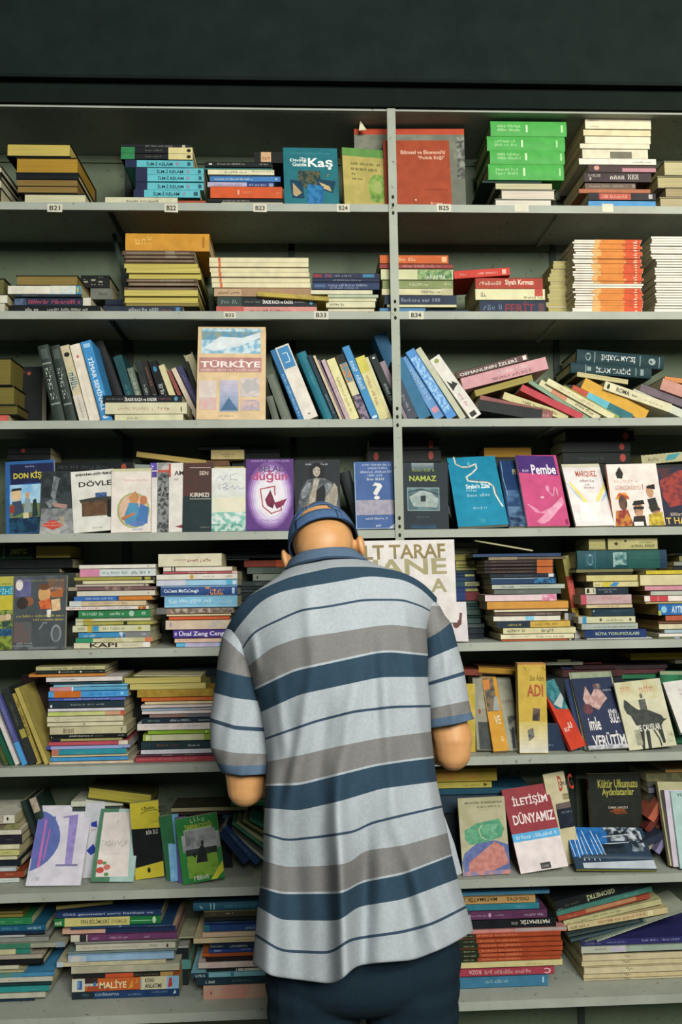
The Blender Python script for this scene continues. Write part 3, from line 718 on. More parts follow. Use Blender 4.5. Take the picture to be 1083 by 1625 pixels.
face('D1', 3, .028, 6, 9, '28 500 262 500 8 158', '2c5f9c', 'blue Don Kişot comic-style paperback, far left, face-out', '''
p 1f2548 30,172 238,172 248,262 40,268;t DON_KİŞOT 50 206 232 248 e0d040;d 105 180 150 188 a0a8c0;n 35 270 254 360 7fb0d8 a8cce0 30;n 40 360 256 425 5a8a4a 7a6a50 60;n 40 425 258 497 24506a 16304a 50;
e d8b890 68 318 26 30;p 1f2a2a 40,300 95,296 90,285 50,288;p 3a4a60 50,350 92,345 110,400 60,420;e c0a080 122 320 12 16;p 8a9a9a 112,335 135,338 150,400 108,405;p 9a3a30 40,370 62,365 64,400 42,402;p 1f3a38 150,345 165,340 178,420 150,425;e 2a3a34 160 370 12 30;p d0c8a0 105,405 130,402 135,428 108,430''')
face('D1', 3, .022, 9, 10, '185 499 350 499 196 203', '3c4246', 'dark photo book with smoke and red ornament, second cover from left', '''
n 200 205 350 330 262c2e 3a4246 30;q 7d8486 5a6266 240,320 255,225 285,235 268,300 262,345;q 6a7276 8a9092 215,350 250,335 275,350 235,380;p a9877a 250,352 320,362 315,382 255,372;n 195 380 350 440 6a6e70 8a8c8c 50;n 190 440 355 499 b0b0ae 8a8c8c 40;
p C0483a 195,460 250,432 305,460 250,482;d 200 456 300 463 e0b0a0;d 218 444 285 450 e0b0a0;p a89a80 282,420 305,418 308,450 284,452''', scol='8a8c8c')
face('D1', 3, .016, 8, 11, '350 496 556 496 314 208', 'DAD8CE', 'white Dövlet book with a desk drawing, face-out', '''
d 338 218 530 232 3a3c38;t BEKİR_COŞKUN 338 218 545 232 33352f;t DÖVLET 355 254 548 284 262824;p 3a3c38 365,343 470,333 545,340 540,352 375,360;q 6a5038 4a3a2c 378,355 540,350 535,425 385,422;p 1f2224 500,352 540,350 538,440 505,430;n 388 362 495 418 5c4430 6a5038 50;n 440 316 497 336 2f4a78 4a6a98 160;d 440 474 490 482 9a9a92''', scol='c5c3b8')
face('D1', 3, .010, 7, 12, '527 496 716 496 525 193', 'E0D6CC', 'white cover with a round painting of a couple, face-out', '''
r 525 193 720 206 C5C29a;d 585 242 710 254 D8A8a0;e 9aa868 632 392 78 84;e D8B8a0 632 392 70 78 cfa890;p c08858 610,330 640,300 660,330 648,360 620,360;p 4f8fb0 585,430 612,355 655,360 668,450 600,460;p 4a78b0 640,460 665,360 705,380 700,455;e b87850 680 345 18 22;p b87850 575,425 640,400 640,412 580,440;e 5f80b8 650 455 40 14;d 628 478 680 486 6a8ab0''', scol='cfc8b8')
face('D1', 3, .030, 5, 12, '709 496 752 496 708 165', 'DDD8D2', 'narrow white cover with purple block at its top', 'r 708 165 742 235 5a4a9a;r 708 202 745 207 dcd8d2;d 715 175 738 195 d0c8e0', scol='d0ccc4')
face('D1', 3, .024, 5, 10, '747 496 806 496 745 165', '6a6e6c', 'narrow cover with grey crowd photograph', 'n 745 165 806 215 8a8c8a c0b8b0 60;r 745 200 806 212 B5584a;n 746 212 806 496 3a3e3e 8a8e8c 90;n 746 280 806 330 2a2e2e 9a9c98 140')
face('D1', 3, .018, 6, 10, '801 496 870 496 796 168', 'DCD6CE', 'white cover with red corner and cut-off AM lettering', 'r 796 170 806 235 B04a3c;t AM 822 206 868 228 33302c;d 822 240 850 252 8a8a84;p 8a3038 830,470 872,462 872,480')
face('D1', 3, .014, 6, 14, '866 495 1012 495 868 168', '1f3034', 'brown and dark teal Kırmızı cover, face-out', '''
n 868 168 1010 328 4f302b 45302c 30;r 866 328 1012 495 1c2e32;t SEN 945 208 988 228 c9b8a8;r 898 190 1000 193 c9b8a8;t KIRMIZI 902 312 992 332 cfc5b8;r 900 340 1000 343 b0a89a;d 950 472 1000 478 8a8c88''', scol='1f3438')
face('D2', 3, .010, 6, 10, '107 490 270 490 104 190', 'D5D8D0', 'pale cover with handwriting and green flowers', '''
g 104 420 268 190 c9d0c4 dcdcd8;n 110 330 268 400 d0d4b8 e0d8c0 30;n 108 400 270 490 7ab8a8 d8dcd8 70;n 107 455 270 490 4f9a88 c0d0c8 90;l 9aa0b0 1.6 130,240 145,228 160,248 172,225;l 9aa0b0 1.6 225,215 195,225 195,245 228,248;l 9aa0b0 1.6 140,265 142,295;l 9aa0b0 1.8 155,270 175,262 180,278 160,285 185,290 165,298;l 9aa0b0 1.6 195,285 205,275 215,292 230,278 240,292 262,285''')
face('D2', 3, .014, 6, 14, '270 487 498 485 272 146', '5a3478', 'purple Belalı Düğün cover with a butterfly, face-out', '''
e 7a5496 386 318 108 160;e 9a7cb4 387 320 100 146;e b8a0cc 388 322 92 132;e d0c4dc 388 322 82 118;e e2dce4 388 322 70 98;r 272 478 498 487 4a3070;d 295 150 480 158 b0a0c8;t BELALI 332 178 458 205 5a4468;t düğün 300 203 470 258 b04870;
l a8403a 3.2 340,290 408,276 410,318;l a8403a 3.2 340,290 352,372 392,405 440,388 438,368;q 7a2440 5a1c34 362,340 388,295 402,330 408,352 400,382 372,368;q 8a2848 6a2040 404,356 468,334 450,366 418,384;l 3a1c28 1.2 385,292 412,360;d 330 432 450 438 a088b0;d 375 452 400 458 a088b0''', scol='3a2458')
face('D2', 3, .022, 6, 12, '505 488 722 488 500 152', '1d2428', 'dark cover with black-and-white photo of a woman', '''
d 552 170 662 178 c5c8c4;d 570 160 640 166 6a7074;p 14181a 575,190 610,168 640,180 645,235 600,262 565,235;e 0f1416 604 212 38 46;e b0a596 605 207 18 27;p 0f1416 584,178 608,172 630,190 622,190 603,184 590,198;q 5f656a 3c4246 520,360 532,290 560,250 588,240 640,240 680,262 706,290 716,360 716,488 505,488;q 98907f b0a898 566,370 572,330 585,290 592,246 606,238 620,248 614,270 606,300 600,345 596,380;q 8f8878 a39c8c 640,380 650,330 672,300 690,262 706,285 708,330 700,380;q 6a7074 8c9296 535,300 560,262 578,262 574,290 556,330 536,340;q 6a7074 8c9296 636,290 656,262 680,270 672,296 650,320;p 14181a 606,300 640,270 650,300 640,380 600,380 606,340;l 23282a 1.6 592,202 600,201;l 23282a 1.6 612,202 620,203;p 7a4a44 600,218 612,218 606,222''')
lean('D2', 3, .06, .10, 'between woman cover and question-mark book', '''
716 212 800 480 50 hx 20282a|dark book leaning away|''')
face('D2', 3, (.008, .012), 6, 22, '795 478 985 478 777 158', '3f5f95', 'blue question-mark book with grey band, left of post', '''
d 818 168 962 178 c5cede;d 845 184 938 194 c5cede;d 808 201 968 212 c5cede;d 845 219 918 229 c5cede;d 842 236 936 248 e0e4ea;t ? 868 258 920 340 e0dcd8;n 786 342 990 412 8f8a9c a09aa8 80;r 782 165 784 476 8aa8c8;d 838 424 945 434 d0d8e4;d 888 455 918 468 d0d8e4;p c0c8d0 945,478 985,478 985,450;r 795 474 985 477 9ab0cc''', scol='7ab0c4', sart='r 0 0 1 1 7ab4c4')
face('D3', 3, .012, 6, 14, '48 372 218 372 42 126', '15242c', 'dark Namaz cover with a framed mosque court photo', '''
g 78 128 162 154 3f545c 8a9698;d 80 148 168 160 8a9a48;t NAMAZ 70 176 172 196 a9b84a;r 62 220 184 306 8aa0a0;n 65 223 181 303 3c5a60 5a7a7c 30;q a0aca8 8a9894 85,290 70,255 110,232 145,232 178,262 175,295;p 16242a 112,250 132,250 131,272 113,272;l 1c3a44 3 66,238 115,226 180,245;d 98 326 150 332 4a6468;g 75 372 170 350 1f4a6a 16242c;r 48 371 218 372 15242c''')
lean('D3', 3, .12, .10, 'behind the Namaz cover, fourth shelf', '''
188 134 236 371 30 hx 232c2c|dark slim book leaning|
176 250 250 371 16 sx 8a9088|grey thin book|''')
face('D3', 3, (.016, .012), 8, 13, '252 372 440 365 205 116', '1f85a5', 'bright blue cover with winding white ribbon, face-out', '''
l e0dccc 4.5 232,114 240,140 262,152 290,152 318,140 322,158 305,175 282,190 288,205 330,210 365,212 385,225 392,255 410,285 420,300;l 7a5a40 1.2 236,118 244,142 264,156 292,156 316,146;l 7a5a40 1.4 290,200 330,204 370,208 392,232 402,262;e 5aa8c0 290 141 8 8;t Sirabo'n_Zülal 278 218 372 232 e6eef0;d 282 237 326 245 b8d8e0;d 284 254 378 262 a8d0dc;d 308 302 362 308 a8d0dc;e 3a90a8 345 350 12 8''', scol='196a8a')
face('D3', 3, .026, 7, 14, '442 371 512 371 402 126', '1f3a64', 'navy landscape cover with cut-off PE lettering', 't PE 454 160 474 180 c9c090;n 428 240 510 300 4a6a90 28446a 30;n 436 300 512 371 1a2c4a 5a7a9a 30;l 8fb0c8 1.5 410,130 420,200 438,260', scol='4a9ab0', sart='n .4 0 1 1 8fd0d8 4a9ab0 90')
face('D3', 3, (.012, .016), 8, 14, '511 370 668 368 465 106', 'C24d7c', 'pink and purple Pembe cover with a dancing figure', '''
p 4a3072 465,106 611,108 628,182 478,172;d 490 160 520 170 c9b8d8;t Pembe 522 142 622 178 eee6ea;p d88aa8 510,290 560,320 600,300 640,262 648,285 620,310 590,352 560,362 545,352 575,325 540,320;q d890ac e0a8bc 560,345 590,310 625,280 645,290 600,340 570,362;e d890ac 586 232 9 12;l d890ac 4 592,245 608,262 612,228;e e8b0c0 566 265 8 4;e d890ac 622 244 6 16;l d890ac 5 512,292 548,312;t e 600 190 612 200 d05a88;r 650 345 662 362 8a2a50''', scol='DAD0D2')
face('D3', 3, (.010, .014), 8, 10, '690 366 836 363 634 136', 'E6DEDB', 'white MARQUEZ cover with yellow and blue rays', '''
r 634 134 800 146 d5cfb5;t MARQUEZ 686 162 772 186 b0563a;d 704 194 762 204 8a6a80;d 725 210 745 217 a08890;d 720 222 768 228 a08890;p e6d880 660,200 680,215 745,290 725,292;p 9fc8e4 650,205 662,215 722,278 700,262;p e6d880 830,205 838,225 775,280 765,268;p 9fc8e4 832,235 838,250 782,285;p f0eae6 700,280 780,280 790,350 710,352''', scol='d8d2c8')
face('D3', 3, (.014, .01), 8, 13, '832 361 1022 357 800 131', 'E3D8CF', 'pale cover with three caricature men, orange spine', '''
p 23241f 836,165 850,140 865,165 862,185 842,184;d 830 188 930 200 d8b8a8;t GÜRCÜKÜSTÜ 832 210 932 226 c09080;t ! 935 205 942 226 b05040;p D88a30 835,262 848,238 875,238 890,262;p B04a2c 842,250 850,240 885,252 888,262;e 6a4a38 864 275 20 28 4a342a;q c08030 8a2c24 838,305 882,300 905,361 836,361;
e c09070 922 300 21 30 8a6048;p 1f1c1a 898,285 945,280 940,265 905,268;p 1c1c1c 902,290 942,288 942,298 904,300;p 2a2420 905,325 945,322 952,361 898,361;e b88a68 965 232 17 24;p 1c1a1a 950,215 982,205 985,225 955,222;p 26282a 955,262 985,255 1000,300 968,305;e a8705a 985 300 20 16;p 2c2c20 960,290 985,280 1005,300 970,310;q D0B83c a08a28 960,318 1010,308 1020,358 962,361;r 904 345 942 361 e0dcd4''', scol='D07850')
face('D3', 3, (.02, .018), 8, 12, '1024 358 1200 352 985 142', '23263a', 'dark cover with red cloud and yellow HAN lettering', '''
n 985 145 1175 200 4a2a30 23263a 30;q 9a3c34 6a2c30 1000,190 1075,150 1180,170 1185,260 1040,290 1010,250;d 1040 310 1100 320 c9b8a8;t T_HANI 1022 328 1130 348 d0b050''', scol='7a4038')
# ================================================================== SHELF 5
stack('E1', 4, .14, .12, 'behind the two covers, fifth shelf', '''
112 -100 228 h 26402c|dark green book with pale lettering|t patrici 75 .25 190 .85 b8b860;r 25 .1 32 .9 8a9a60;d -20 .3 15 .7 8a9a60
204 -100 500 s 1a211f
270 -110 410 s 202826
300 -100 520 s 3a403a''')
lean('E1', 4, .135, .12, 'beside patrici book, fifth shelf', '''
238 200 486 198 85 e B0A050,3a3c28|fat ochre pages-out book|''')
face('E1', 4, .02, 5, 10, '-150 832 80 832 -150 328', 'B5B050', 'yellow-green cover cut by the left frame edge, fifth shelf', '''
r -150 395 84 458 2f8aa0;t FİHİ -20 402 78 452 8ac8d0;d -60 375 78 386 4a5a30;r -60 460 80 560 c5b83c;n -100 560 82 690 2f4a44 8a9a48 60;n -100 690 80 740 3a6a90 2a4a6a 60;n -100 740 80 832 8a9a40 4a5a2c 60;e d8c0a0 50 610 22 24;e c0a880 10 615 26 22''')
face('E1', 4, .016, 5, 13, '86 830 446 828 96 322', '4a5054', 'grey picture-book cover with a reading child, fifth shelf', '''
n 98 322 458 380 5a6064 4a4f54 30;n 100 345 208 465 5a5c88 6a6c94 30;e dcd6d0 128 385 24 38;n 330 345 440 440 6a5a52 7a5a48 40;p b0683a 340,440 430,410 430,470 350,475;d 340 402 430 418 d0a898;e 8a5a3c 190 500 38 32;e 3a3430 150 510 40 40;e d0a068 302 450 42 58;e 6a4830 300 400 38 22;q c05030 d07040 262,500 345,480 350,550 275,555;q e0c8a0 d8b080 350,490 410,480 415,560 355,570;p e8e4dc 320,560 350,555 345,610 322,608;
d 110 592 445 606 c9b860;d 225 618 445 632 c9b860;d 120 350 440 360 9a9a70;e b84034 165 706 42 20;d 138 698 194 714 e8d8d0;n 95 640 215 780 6a5a58 5a5e60 40;e 8a9090 385 720 36 60;e 5a6064 385 725 24 50;l 8a9090 3 270,690 300,645 320,650;d 115 780 225 792 b0b4b4;d 90 798 225 810 b0b4b4;n 95 812 446 829 6a7074 4a5054 40''', scol='4f8fa8', sart='r 0 0 1 1 4f8fa8')
stack('E1', 4, .022, .15, 'in the white-topped stack, fifth shelf left', '''
240 545 1070 s DAD5C8||l 3a3a34 1 1012,.3 1020,.7 1026,.4
270 550 1072 s C9D0CC|pale paperback with pink end|r 550 0 686 1 D088a4;d 705 .3 880 .7 8aa8a8;d 905 .3 1030 .7 4a6a6a
325 510 1058 s A09A48||d 600 .3 830 .6 c0b868;r 975 0 995 1 2a2c28;r 1035 0 1058 1 2a2c28
350 570 1055 s D5CDA8
375 520 1020 s B5A898||e 5a5048 995 .5 8 .3
394 470 1070 s 7a5a5a||r 470 0 530 1 9a907a;n 720 0 900 1 9a7a70 5a4448 60
418 530 1066 s D2CCBA||d 1018 .3 1032 .7 6a6a60
459 510 1046 s C97a30|blue and orange paperback|r 510 0 815 1 3a6ab0;d 590 .3 775 .7 c0d0e4;r 800 0 818 1 2a4a80
490 478 1005 s CBB896||r 478 0 560 1 c5ccc8;d 610 .4 830 .7 9a8a70;d 835 .3 880 .7 B06a40
527 445 1022 s E0D8CE|white paperback, red lettering|d 475 .3 690 .7 C05a4a;d 740 .3 900 .65 5a6080;n 950 .1 1005 .9 c09040 a04a30 90
553 540 1035 s 2E7D4A|green paperback with white lettering|d 568 .3 715 .7 d0e0d0;d 755 .3 860 .7 d0e0d0;e a8c8b0 905 .5 18 .38;d 975 .3 1005 .7 d8e4d8
606 520 1035 s CFC9A4|yellow-cream thin paperback|n 570 0 640 1 C9B050 b09a40 60;r 520 .7 1035 1 4f7a68
632 520 1052 s A8A250||r 520 0 570 1 c9c9a8;r 850 .1 875 .9 2a2a20
658 500 1032 s CDCCA8|pale paperback with coloured patches|n 600 0 640 1 C9B050 c0a040 60;n 632 .1 680 .9 4fa0b8 3a88b0 90;d 710 .3 860 .7 8a8a78;d 535 .3 590 .7 9a9a80;e a8a040 962 .5 14 .25
705 540 1034 s 3d8ab8|blue and grey paperback|d 575 .2 675 .6 c8dce4;r 855 0 1034 1 7a7d7c;n 820 0 860 1 2a5a9a c0d0dc 90;d 975 .4 1010 .7 d8d8d8
745 520 1048 s D0C9A0|cream paperback with green end|r 520 0 640 1 2f8a64;r 995 0 1048 1 C57850;n 700 0 990 1 b8b48a d8d0a8 50
776 508 1033 s CFC8AC|cream paperback lettered KAPI|t KAPI 618 .15 805 .9 2c2a24;r 985 .1 1033 1 E0DCD4;d 845 .35 950 .6 a8a084''')
stack('E2', 4, .022, .16, 'in the stack at the shoulder, fifth shelf', '''
165 93 528 s D3CDB0|thick cream paperback with red-brown script|d 198 .45 285 .6 B08070;d 290 .35 375 .65 a05a50;d 380 .35 460 .65 B08070
256 128 600 s DBD2C2||r 182 0 190 1 2a2826;r 200 0 210 1 2a2826
288 125 636 s B85a60||d 300 .2 430 .8 E0c8c0;r 600 0 636 1 D8B8b0
305 80 636 s DDD6CA||e C9A040 322 .5 14 .4;d 400 .4 480 .7 b0a498;d 560 .3 605 .7 a08a50
345 80 636 s 9ac4dc|pale blue paperback|r 80 0 280 1 c5c8d4;r 560 0 600 1 5fb0d4;r 605 .3 625 .7 e0e8ec;r 0 0 1 .12 3a5a80
390 110 636 h 2c4a80|navy blue Tutku novel|t Colleen_McCullough 132 .28 370 .72 dde4e8;t Tutku 415 .1 540 .9 d88a4a;r 600 .2 618 .8 a8c8e0;r 0 0 1 .06 9ac0d0;r 0 .94 1 1 9ac0d0
458 135 636 s 7ab4d2|thick sky-blue paperback|d 165 .4 295 .75 d8ecf4;d 310 .4 470 .75 d8ecf4;d 500 .4 600 .7 b8d8e8;r 0 .13 1 .16 c8e0ea
538 80 612 s 8a7668||n 180 .1 450 .9 b8a898 6a5a50 90;r 80 0 150 1 6a6a66;n 450 .2 600 .9 9a8a7c 6a5a50 70
580 150 592 s D5C8A0
596 165 582 s C8562c||d 190 .3 270 .6 e09870;d 450 .3 560 .6 e09870
622 143 600 s CDB9A0||n 440 .2 560 .9 b8b0a8 d0c0a8 40;e a090b0 178 .55 8 .3
688 195 620 s 4a3585|purple paperback, white lettering|t Ünal_Zeng_Ceng 235 .1 545 .9 e0dcea;r 205 .3 220 .7 b0a0d0
745 205 600 s D8B8a0||d 225 .3 300 .6 C08070
778 215 600 s 5FAFD5||g 280 1 510 0 b8b0cc b0a8c8''')
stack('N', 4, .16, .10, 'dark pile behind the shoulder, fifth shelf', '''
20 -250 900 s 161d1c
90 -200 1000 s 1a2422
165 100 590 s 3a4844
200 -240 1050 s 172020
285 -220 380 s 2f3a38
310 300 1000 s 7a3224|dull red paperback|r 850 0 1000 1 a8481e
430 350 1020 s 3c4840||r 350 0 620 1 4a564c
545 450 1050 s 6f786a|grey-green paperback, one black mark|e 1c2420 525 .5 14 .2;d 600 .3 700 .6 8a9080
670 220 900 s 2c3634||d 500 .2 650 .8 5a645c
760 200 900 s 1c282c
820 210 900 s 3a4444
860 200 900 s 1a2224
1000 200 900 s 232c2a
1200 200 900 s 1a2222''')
lean('E3', 4, .03, .012, 'under the shelf edge, fifth shelf right', '''
440 75 797 137 12 s B0AC84|loose cream paper strip|''')
stack('O', 4, .13, .12, 'narrow pile by white posters, fifth shelf', '''
10 60 460 s 6b6a50||n 60 0 190 1 6b6a45 7a7858 40
80 60 440 s 5f6048
190 70 340 e 9a9455,4a4a30
300 90 395 s A09A58||r 340 0 395 1 c0bc90
370 90 462 s A2A455
410 95 440 s 98985c
462 80 385 s 25394c
515 80 392 s 22395a|navy book with pale label|r 235 .1 392 .9 A8AC70
560 80 400 s 223c58
635 80 470 s A2A47c|olive book, navy end|d 260 .2 400 .7 4a4a30;r 80 0 235 1 2a4a5a
715 85 430 s 22396a
745 90 445 s 98945c||r 85 0 245 1 22396a
800 95 470 s 6b2a30|dark red book|r 95 0 245 1 22396a
945 250 480 s 33504a
1000 250 500 s 2a4440
1040 250 480 s 38544e
1085 255 520 s 4a605a
1180 255 530 s 2c4240
1220 250 490 s 40544e
1315 255 550 s 4a5858
1385 250 540 s 1f2a30
1480 250 540 s 1c2630''')
stack('E3', 4, .024, .15, 'in the orange-blocked stack, fifth shelf right', '''
146 430 970 s 2b4262
168 525 1000 s 6a5a48||r 525 0 700 1 8a7a60
186 500 925 s 2c2422||d 540 .3 800 .6 8a6a58;r 822 0 918 1 B5602c
207 500 925 s 2c2422||d 540 .3 800 .6 8a6a58;r 822 0 918 1 B5602c
228 500 925 s 2c2422||d 540 .3 800 .6 8a6a58;r 822 0 918 1 B5602c
248 500 925 s 2c2422||d 540 .3 800 .6 8a6a58;r 822 0 918 1 B5602c
270 535 935 s 1b2430||d 620 .3 800 .6 5a6470;r 893 .1 925 .9 c9ccc8
296 540 940 s 1f3a5a|dark blue paperback with cyan scrawl|r 0 .85 .9 1 a0b8c0;n 805 .1 935 .9 2f7aa8 1f3a5a 90
336 546 993 s ABB2A4||d 610 .3 680 .7 3a4040;d 720 .4 900 .7 7a8078
366 560 970 s 5f6862||d 705 .3 755 .7 8a928a
399 503 942 s DCC4C6||n 850 0 940 1 D07a9a dcc4c6 60
440 515 1015 s C9903f||r 0 0 1 .12 8a5a20
490 560 1012 s D2C9A8
506 562 975 s 5c4a42||d 600 .3 780 .6 a09080;d 810 .3 920 .6 c8b8a8;r 968 0 975 1 1c1c1c
530 555 970 s DAD5C4|white paperback with cyan patch|n 752 .1 805 .9 5fb0d0 8ac8e0 60;r 966 0 970 1 1c1c1c
562 575 1026 s C5A248|yellow paperback with dark end|r 575 0 780 1 243040;d 645 .3 725 .6 c9c040;d 810 .3 960 .7 8a7030
602 615 1060 s CFC79c||d 640 .3 760 .8 5a5a48;d 850 .2 925 .8 3a3a30
641 600 1050 s D8D2B0||d 660 .4 780 .6 8a8468;d 820 .3 990 .6 5a5a48
673 605 1050 s C25A32||r 1010 0 1050 1 2a2420;r 1020 .2 1034 .9 c0b8a8''')
lean('E4', 4, .10, .08, 'beside the orange-blocked stack, fifth shelf', '''
160 207 236 640 48 sx C5B060|upright olive, red and yellow book|r 0 0 .25 1 A09A58;r .25 .02 .64 .98 B5483a;d .3 .3 .6 .7 d08070;r .64 0 .85 1 C9A840;r .85 0 1 1 7ab0b8''')
stack('E4', 4, .07, .10, 'small pieces right of the orange-blocked stack', '''
645 176 262 s 4a4a4c||r 176 0 205 1 a8a8a4
705 200 300 s 2a2c30
775 255 335 s B8B4B4''')
stack('E4', 4, .03, .15, 'under the twin aged books, fifth shelf', '''
160 270 960 h 1f4a50|thick teal hardback with pale crest|r 330 .15 400 .85 2f5a64;e 8aa8a8 368 .5 22 .3;r 405 0 412 1 3a6a74;n 550 .2 650 .9 8fb0a8 3a6a6a 60;r 545 .1 560 .85 a0b8b0;r 660 0 905 1 22564f;r 910 0 960 1 1f3a50
304 268 705 s 72704a
332 350 700 s 2a2c24
350 345 750 s C5BA7a
400 398 750 s C9C08a|cream book, yellow and blue marks|n 465 .1 540 .9 C9BA40 b0a838 50;p 3f88b8 520,.2 560,.9 600,.8 575,.1;d 415 .3 455 .6 8a8050
446 330 668 s 1e2a36|dark paperback with white label|r 335 .05 415 .95 CFCBAE;p 22241f 345,.2 368,.25 365,.85 348,.8;r 398 .2 404 .8 4a4a40;d 435 .6 590 .8 9aa8b0;d 485 .25 550 .45 9aa8b0
502 300 692 s B89c9c||r 300 0 345 1 B5505c;d 460 .5 610 .75 D08088
577 345 700 s C9BA90||d 430 .3 600 .7 8a6a50
606 388 716 s 1c3440||d 540 .55 680 .75 3a6a70;e a8b8b8 402 .65 6 .1
670 283 722 s C9C7A2|cream paperback with blue end|r 315 0 345 1 3a8ab8;r 283 0 315 1 b0b0a8;e 5a5a48 455 .5 10 .25;e 5a5a48 683 .5 9 .25;d 500 .3 630 .6 8a8468
722 308 742 s A2ABA2||d 395 .3 500 .5 4a5450;d 510 .3 720 .5 5a6460
771 330 806 s 1f3465|navy paperback, pale green lettering|t RÜYA_YORUMCULARI 415 .3 750 .75 a8b898
834 350 850 s CDD2D0''')
zz = SHZ[4]
def at_z(crop, x, y, yf): return at(*PXY(crop, x, y), yf).z
zt_ = at_z('E4', 600, 158, .03)
stack('E4', 4, .03, .12, 'lying above the dark teal hardback', '''
66 358 500 e B5AE74,6a6840|aged cream book with a dark motif|
''', base=zt_)
stack('E4', 4, .03, .12, 'lying above teal hardback at right', '''
66 510 892 s B5AE74||p 3a3a2c 555,.55 575,.7 590,.5 572,.35;e 3a3a2c 645,.0 1 .1;d 750 .55 870 .7 7a7850;d 690 .2 870 .45 5a5a3c
'''.replace('e 3a3a2c 645,.0 1 .1;', 'e 3a3a2c 645 .75 10 .1;'), base=zt_)
stack('E4', 4, .016, .17, 'in the yellow-topped right edge stack, fifth shelf', '''
312 805 1240 s C5B234
346 758 1240 s CFC49a,B0904c
432 795 1240 s C98E9a,A88848
470 840 1240 s B5BAA8,A88848
508 792 1240 s E0D5CB,A88848|white paperback with red label|r 835 .05 975 .95 C0454c;r 895 .1 900 .9 e0a0a0
555 800 1240 s B0A070,A88848
572 898 1240 s 2d6aa8,B0904c|blue paperback lettered AYTIN|e 8ac0d8 942 .5 22 .3;t AYTIN 1000 .2 1100 .8 d0e0ea;n 898 0 920 .4 4fa088 b0b850 60
660 955 1240 s B05A40,8a6a3c
705 900 1240 s 6a4a34,8a6a3c
726 905 1240 s CFC5A2,B0904c
768 948 1240 s 9ab0b8
800 905 1240 s DAD2C4
828 900 1240 s 7a8460||e a8b8d0 1045 .5 24 .4''')
stack('E4', 4, .15, .10, 'back row at right edge, fifth shelf', '''
180 1030 1300 s 23292a
200 1060 1300 e 9a9a60,2a2c22
245 1020 1300 s 8a8c80
280 1015 1300 s 23292a
310 1000 1300 s 1a2020''')
# ================================================================== SHELF 6
face('F1', 5, .13, 6, 30, '88 572 245 572 92 172', '2a1c1b', 'dark brown book standing behind yellow leaning spines, sixth shelf', '', scol='1c1413')
lean('F1', 5, .02, .15, 'leaning row, sixth shelf left', '''
-75 350 20 572 20 sx 4a5a30|olive green book|
-60 330 48 572 20 sx 1f5a44|deep green book|
-50 262 78 578 20 sx D5CFCC|white book|
-25 230 112 577 22 sx 5a5e98|purple-blue book|r .68 0 1 1 4a9ad4;d .2 .3 .6 .7 8a8ab8
5 200 145 574 36 sx 2b312d|black book with yellow label|r .55 .3 .66 .95 A09A48;d .2 .3 .5 .6 5a6058
56 222 178 568 24 sx A8954a|ochre lettered book|d .12 .25 .62 .75 4a3c1c
70 196 216 562 22 sx B0A056|plain yellow book|''')
stack('P', 5, .022, .15, 'tall mixed stack, sixth shelf left', '''
45 -20 722 s B5B080||d 145 .3 335 .7 4a4a30;d 370 .3 620 .7 6a6a48
92 -20 722 s 24322e||e d8d8d0 232 .5 10 .3;e d8d8d0 462 .5 11 .3;d 255 .35 400 .65 b0b8b0;d 490 .35 620 .6 6a7a70;d 665 .3 700 .7 b0b8b0
126 -95 722 s C5803c
160 90 908 s D8D0CA||d 245 .3 425 .6 5a4a44;e 6fb0c8 915 .3 5 .2
212 130 905 s 234046||d 590 .3 745 .6 8aa0a4
238 172 970 s 76B4D0||n 172 0 560 1 9ab0b0 7ab0c4 60
266 130 955 s 5fa8cc|light blue paperback with pink end|r 130 0 365 1 C9868a;d 225 .35 330 .65 d8a8a8;r 365 0 380 1 dce0dc;d 700 .2 900 .5 3f88b0
310 115 968 s 4a9ad8|blue paperback with orange label|r 175 .02 462 1 C56a28;d 560 .3 710 .65 2f74b0;d 725 .3 850 .6 2f74b0;r 890 .3 920 .75 90ccec
382 115 942 s 4458a8||d 285 .3 770 .7 c0cce8;r 780 0 940 1 5a64b0
420 120 930 s 22343c|dark slate paperback, pale lettering|d 355 .35 510 .6 a0a8a8;d 530 .35 605 .6 a0a8a8;d 625 .35 715 .6 a0a8a8;e d8dcdc 146 .3 11 .2
497 110 926 s D5D0D4||d 300 .3 850 .5 b0b0c0
533 108 938 s CFC59a|cream paperback with lime stripe|r 118 .1 270 .9 B8C868;r 270 .1 715 .9 C0C880;r 720 .1 890 .9 C99a7a;r 890 0 938 1 C0583c
582 100 920 s CDC6A6||d 310 .45 690 .6 a89c84;l 9a9a80 1 180,.4 190,.7 225,.7 230,.4 200,.3
645 103 918 s D3CDAA||d 190 .4 480 .6 9a9a7c;e 5a5a48 498 .5 8 .2
690 130 952 s BFB894||r 272 .15 300 .75 8a7a62;r 308 .15 320 .75 8a7a62;r 330 .15 348 .7 8a7a62;r 356 .15 366 .7 8a7a62;r 374 .15 388 .75 8a7a62;r 895 .3 908 .75 7a7050
778 130 962 s 15191b|black paperback, white lettering|d 340 .4 590 .75 e0e0dc;d 612 .4 705 .6 8a8e8c;d 865 .4 928 .7 c8ccca;r 145 .2 155 .5 c0c0c0
822 150 900 s A09a62||r 150 0 245 1 1c2030
852 120 968 s B84e5c||d 290 .3 600 .6 c87078;r 870 0 968 1 D5CDB8
898 95 990 s 8f9ccc||n 140 0 900 1 8fa8d0 a0a0d0 40;r 95 0 140 1 4a4a98
938 150 952 s 2c8c9c|teal paperback with salmon end|n 150 0 225 1 C8705c b0705c 60;d 400 .15 520 .35 7ac0c8
1000 150 970 s D0C09c
1022 135 970 s 4090c4||d 890 .3 935 .6 a0c8e0;d 175 .3 210 .6 a0c8e0
1066 125 1026 s CDB9a0''')
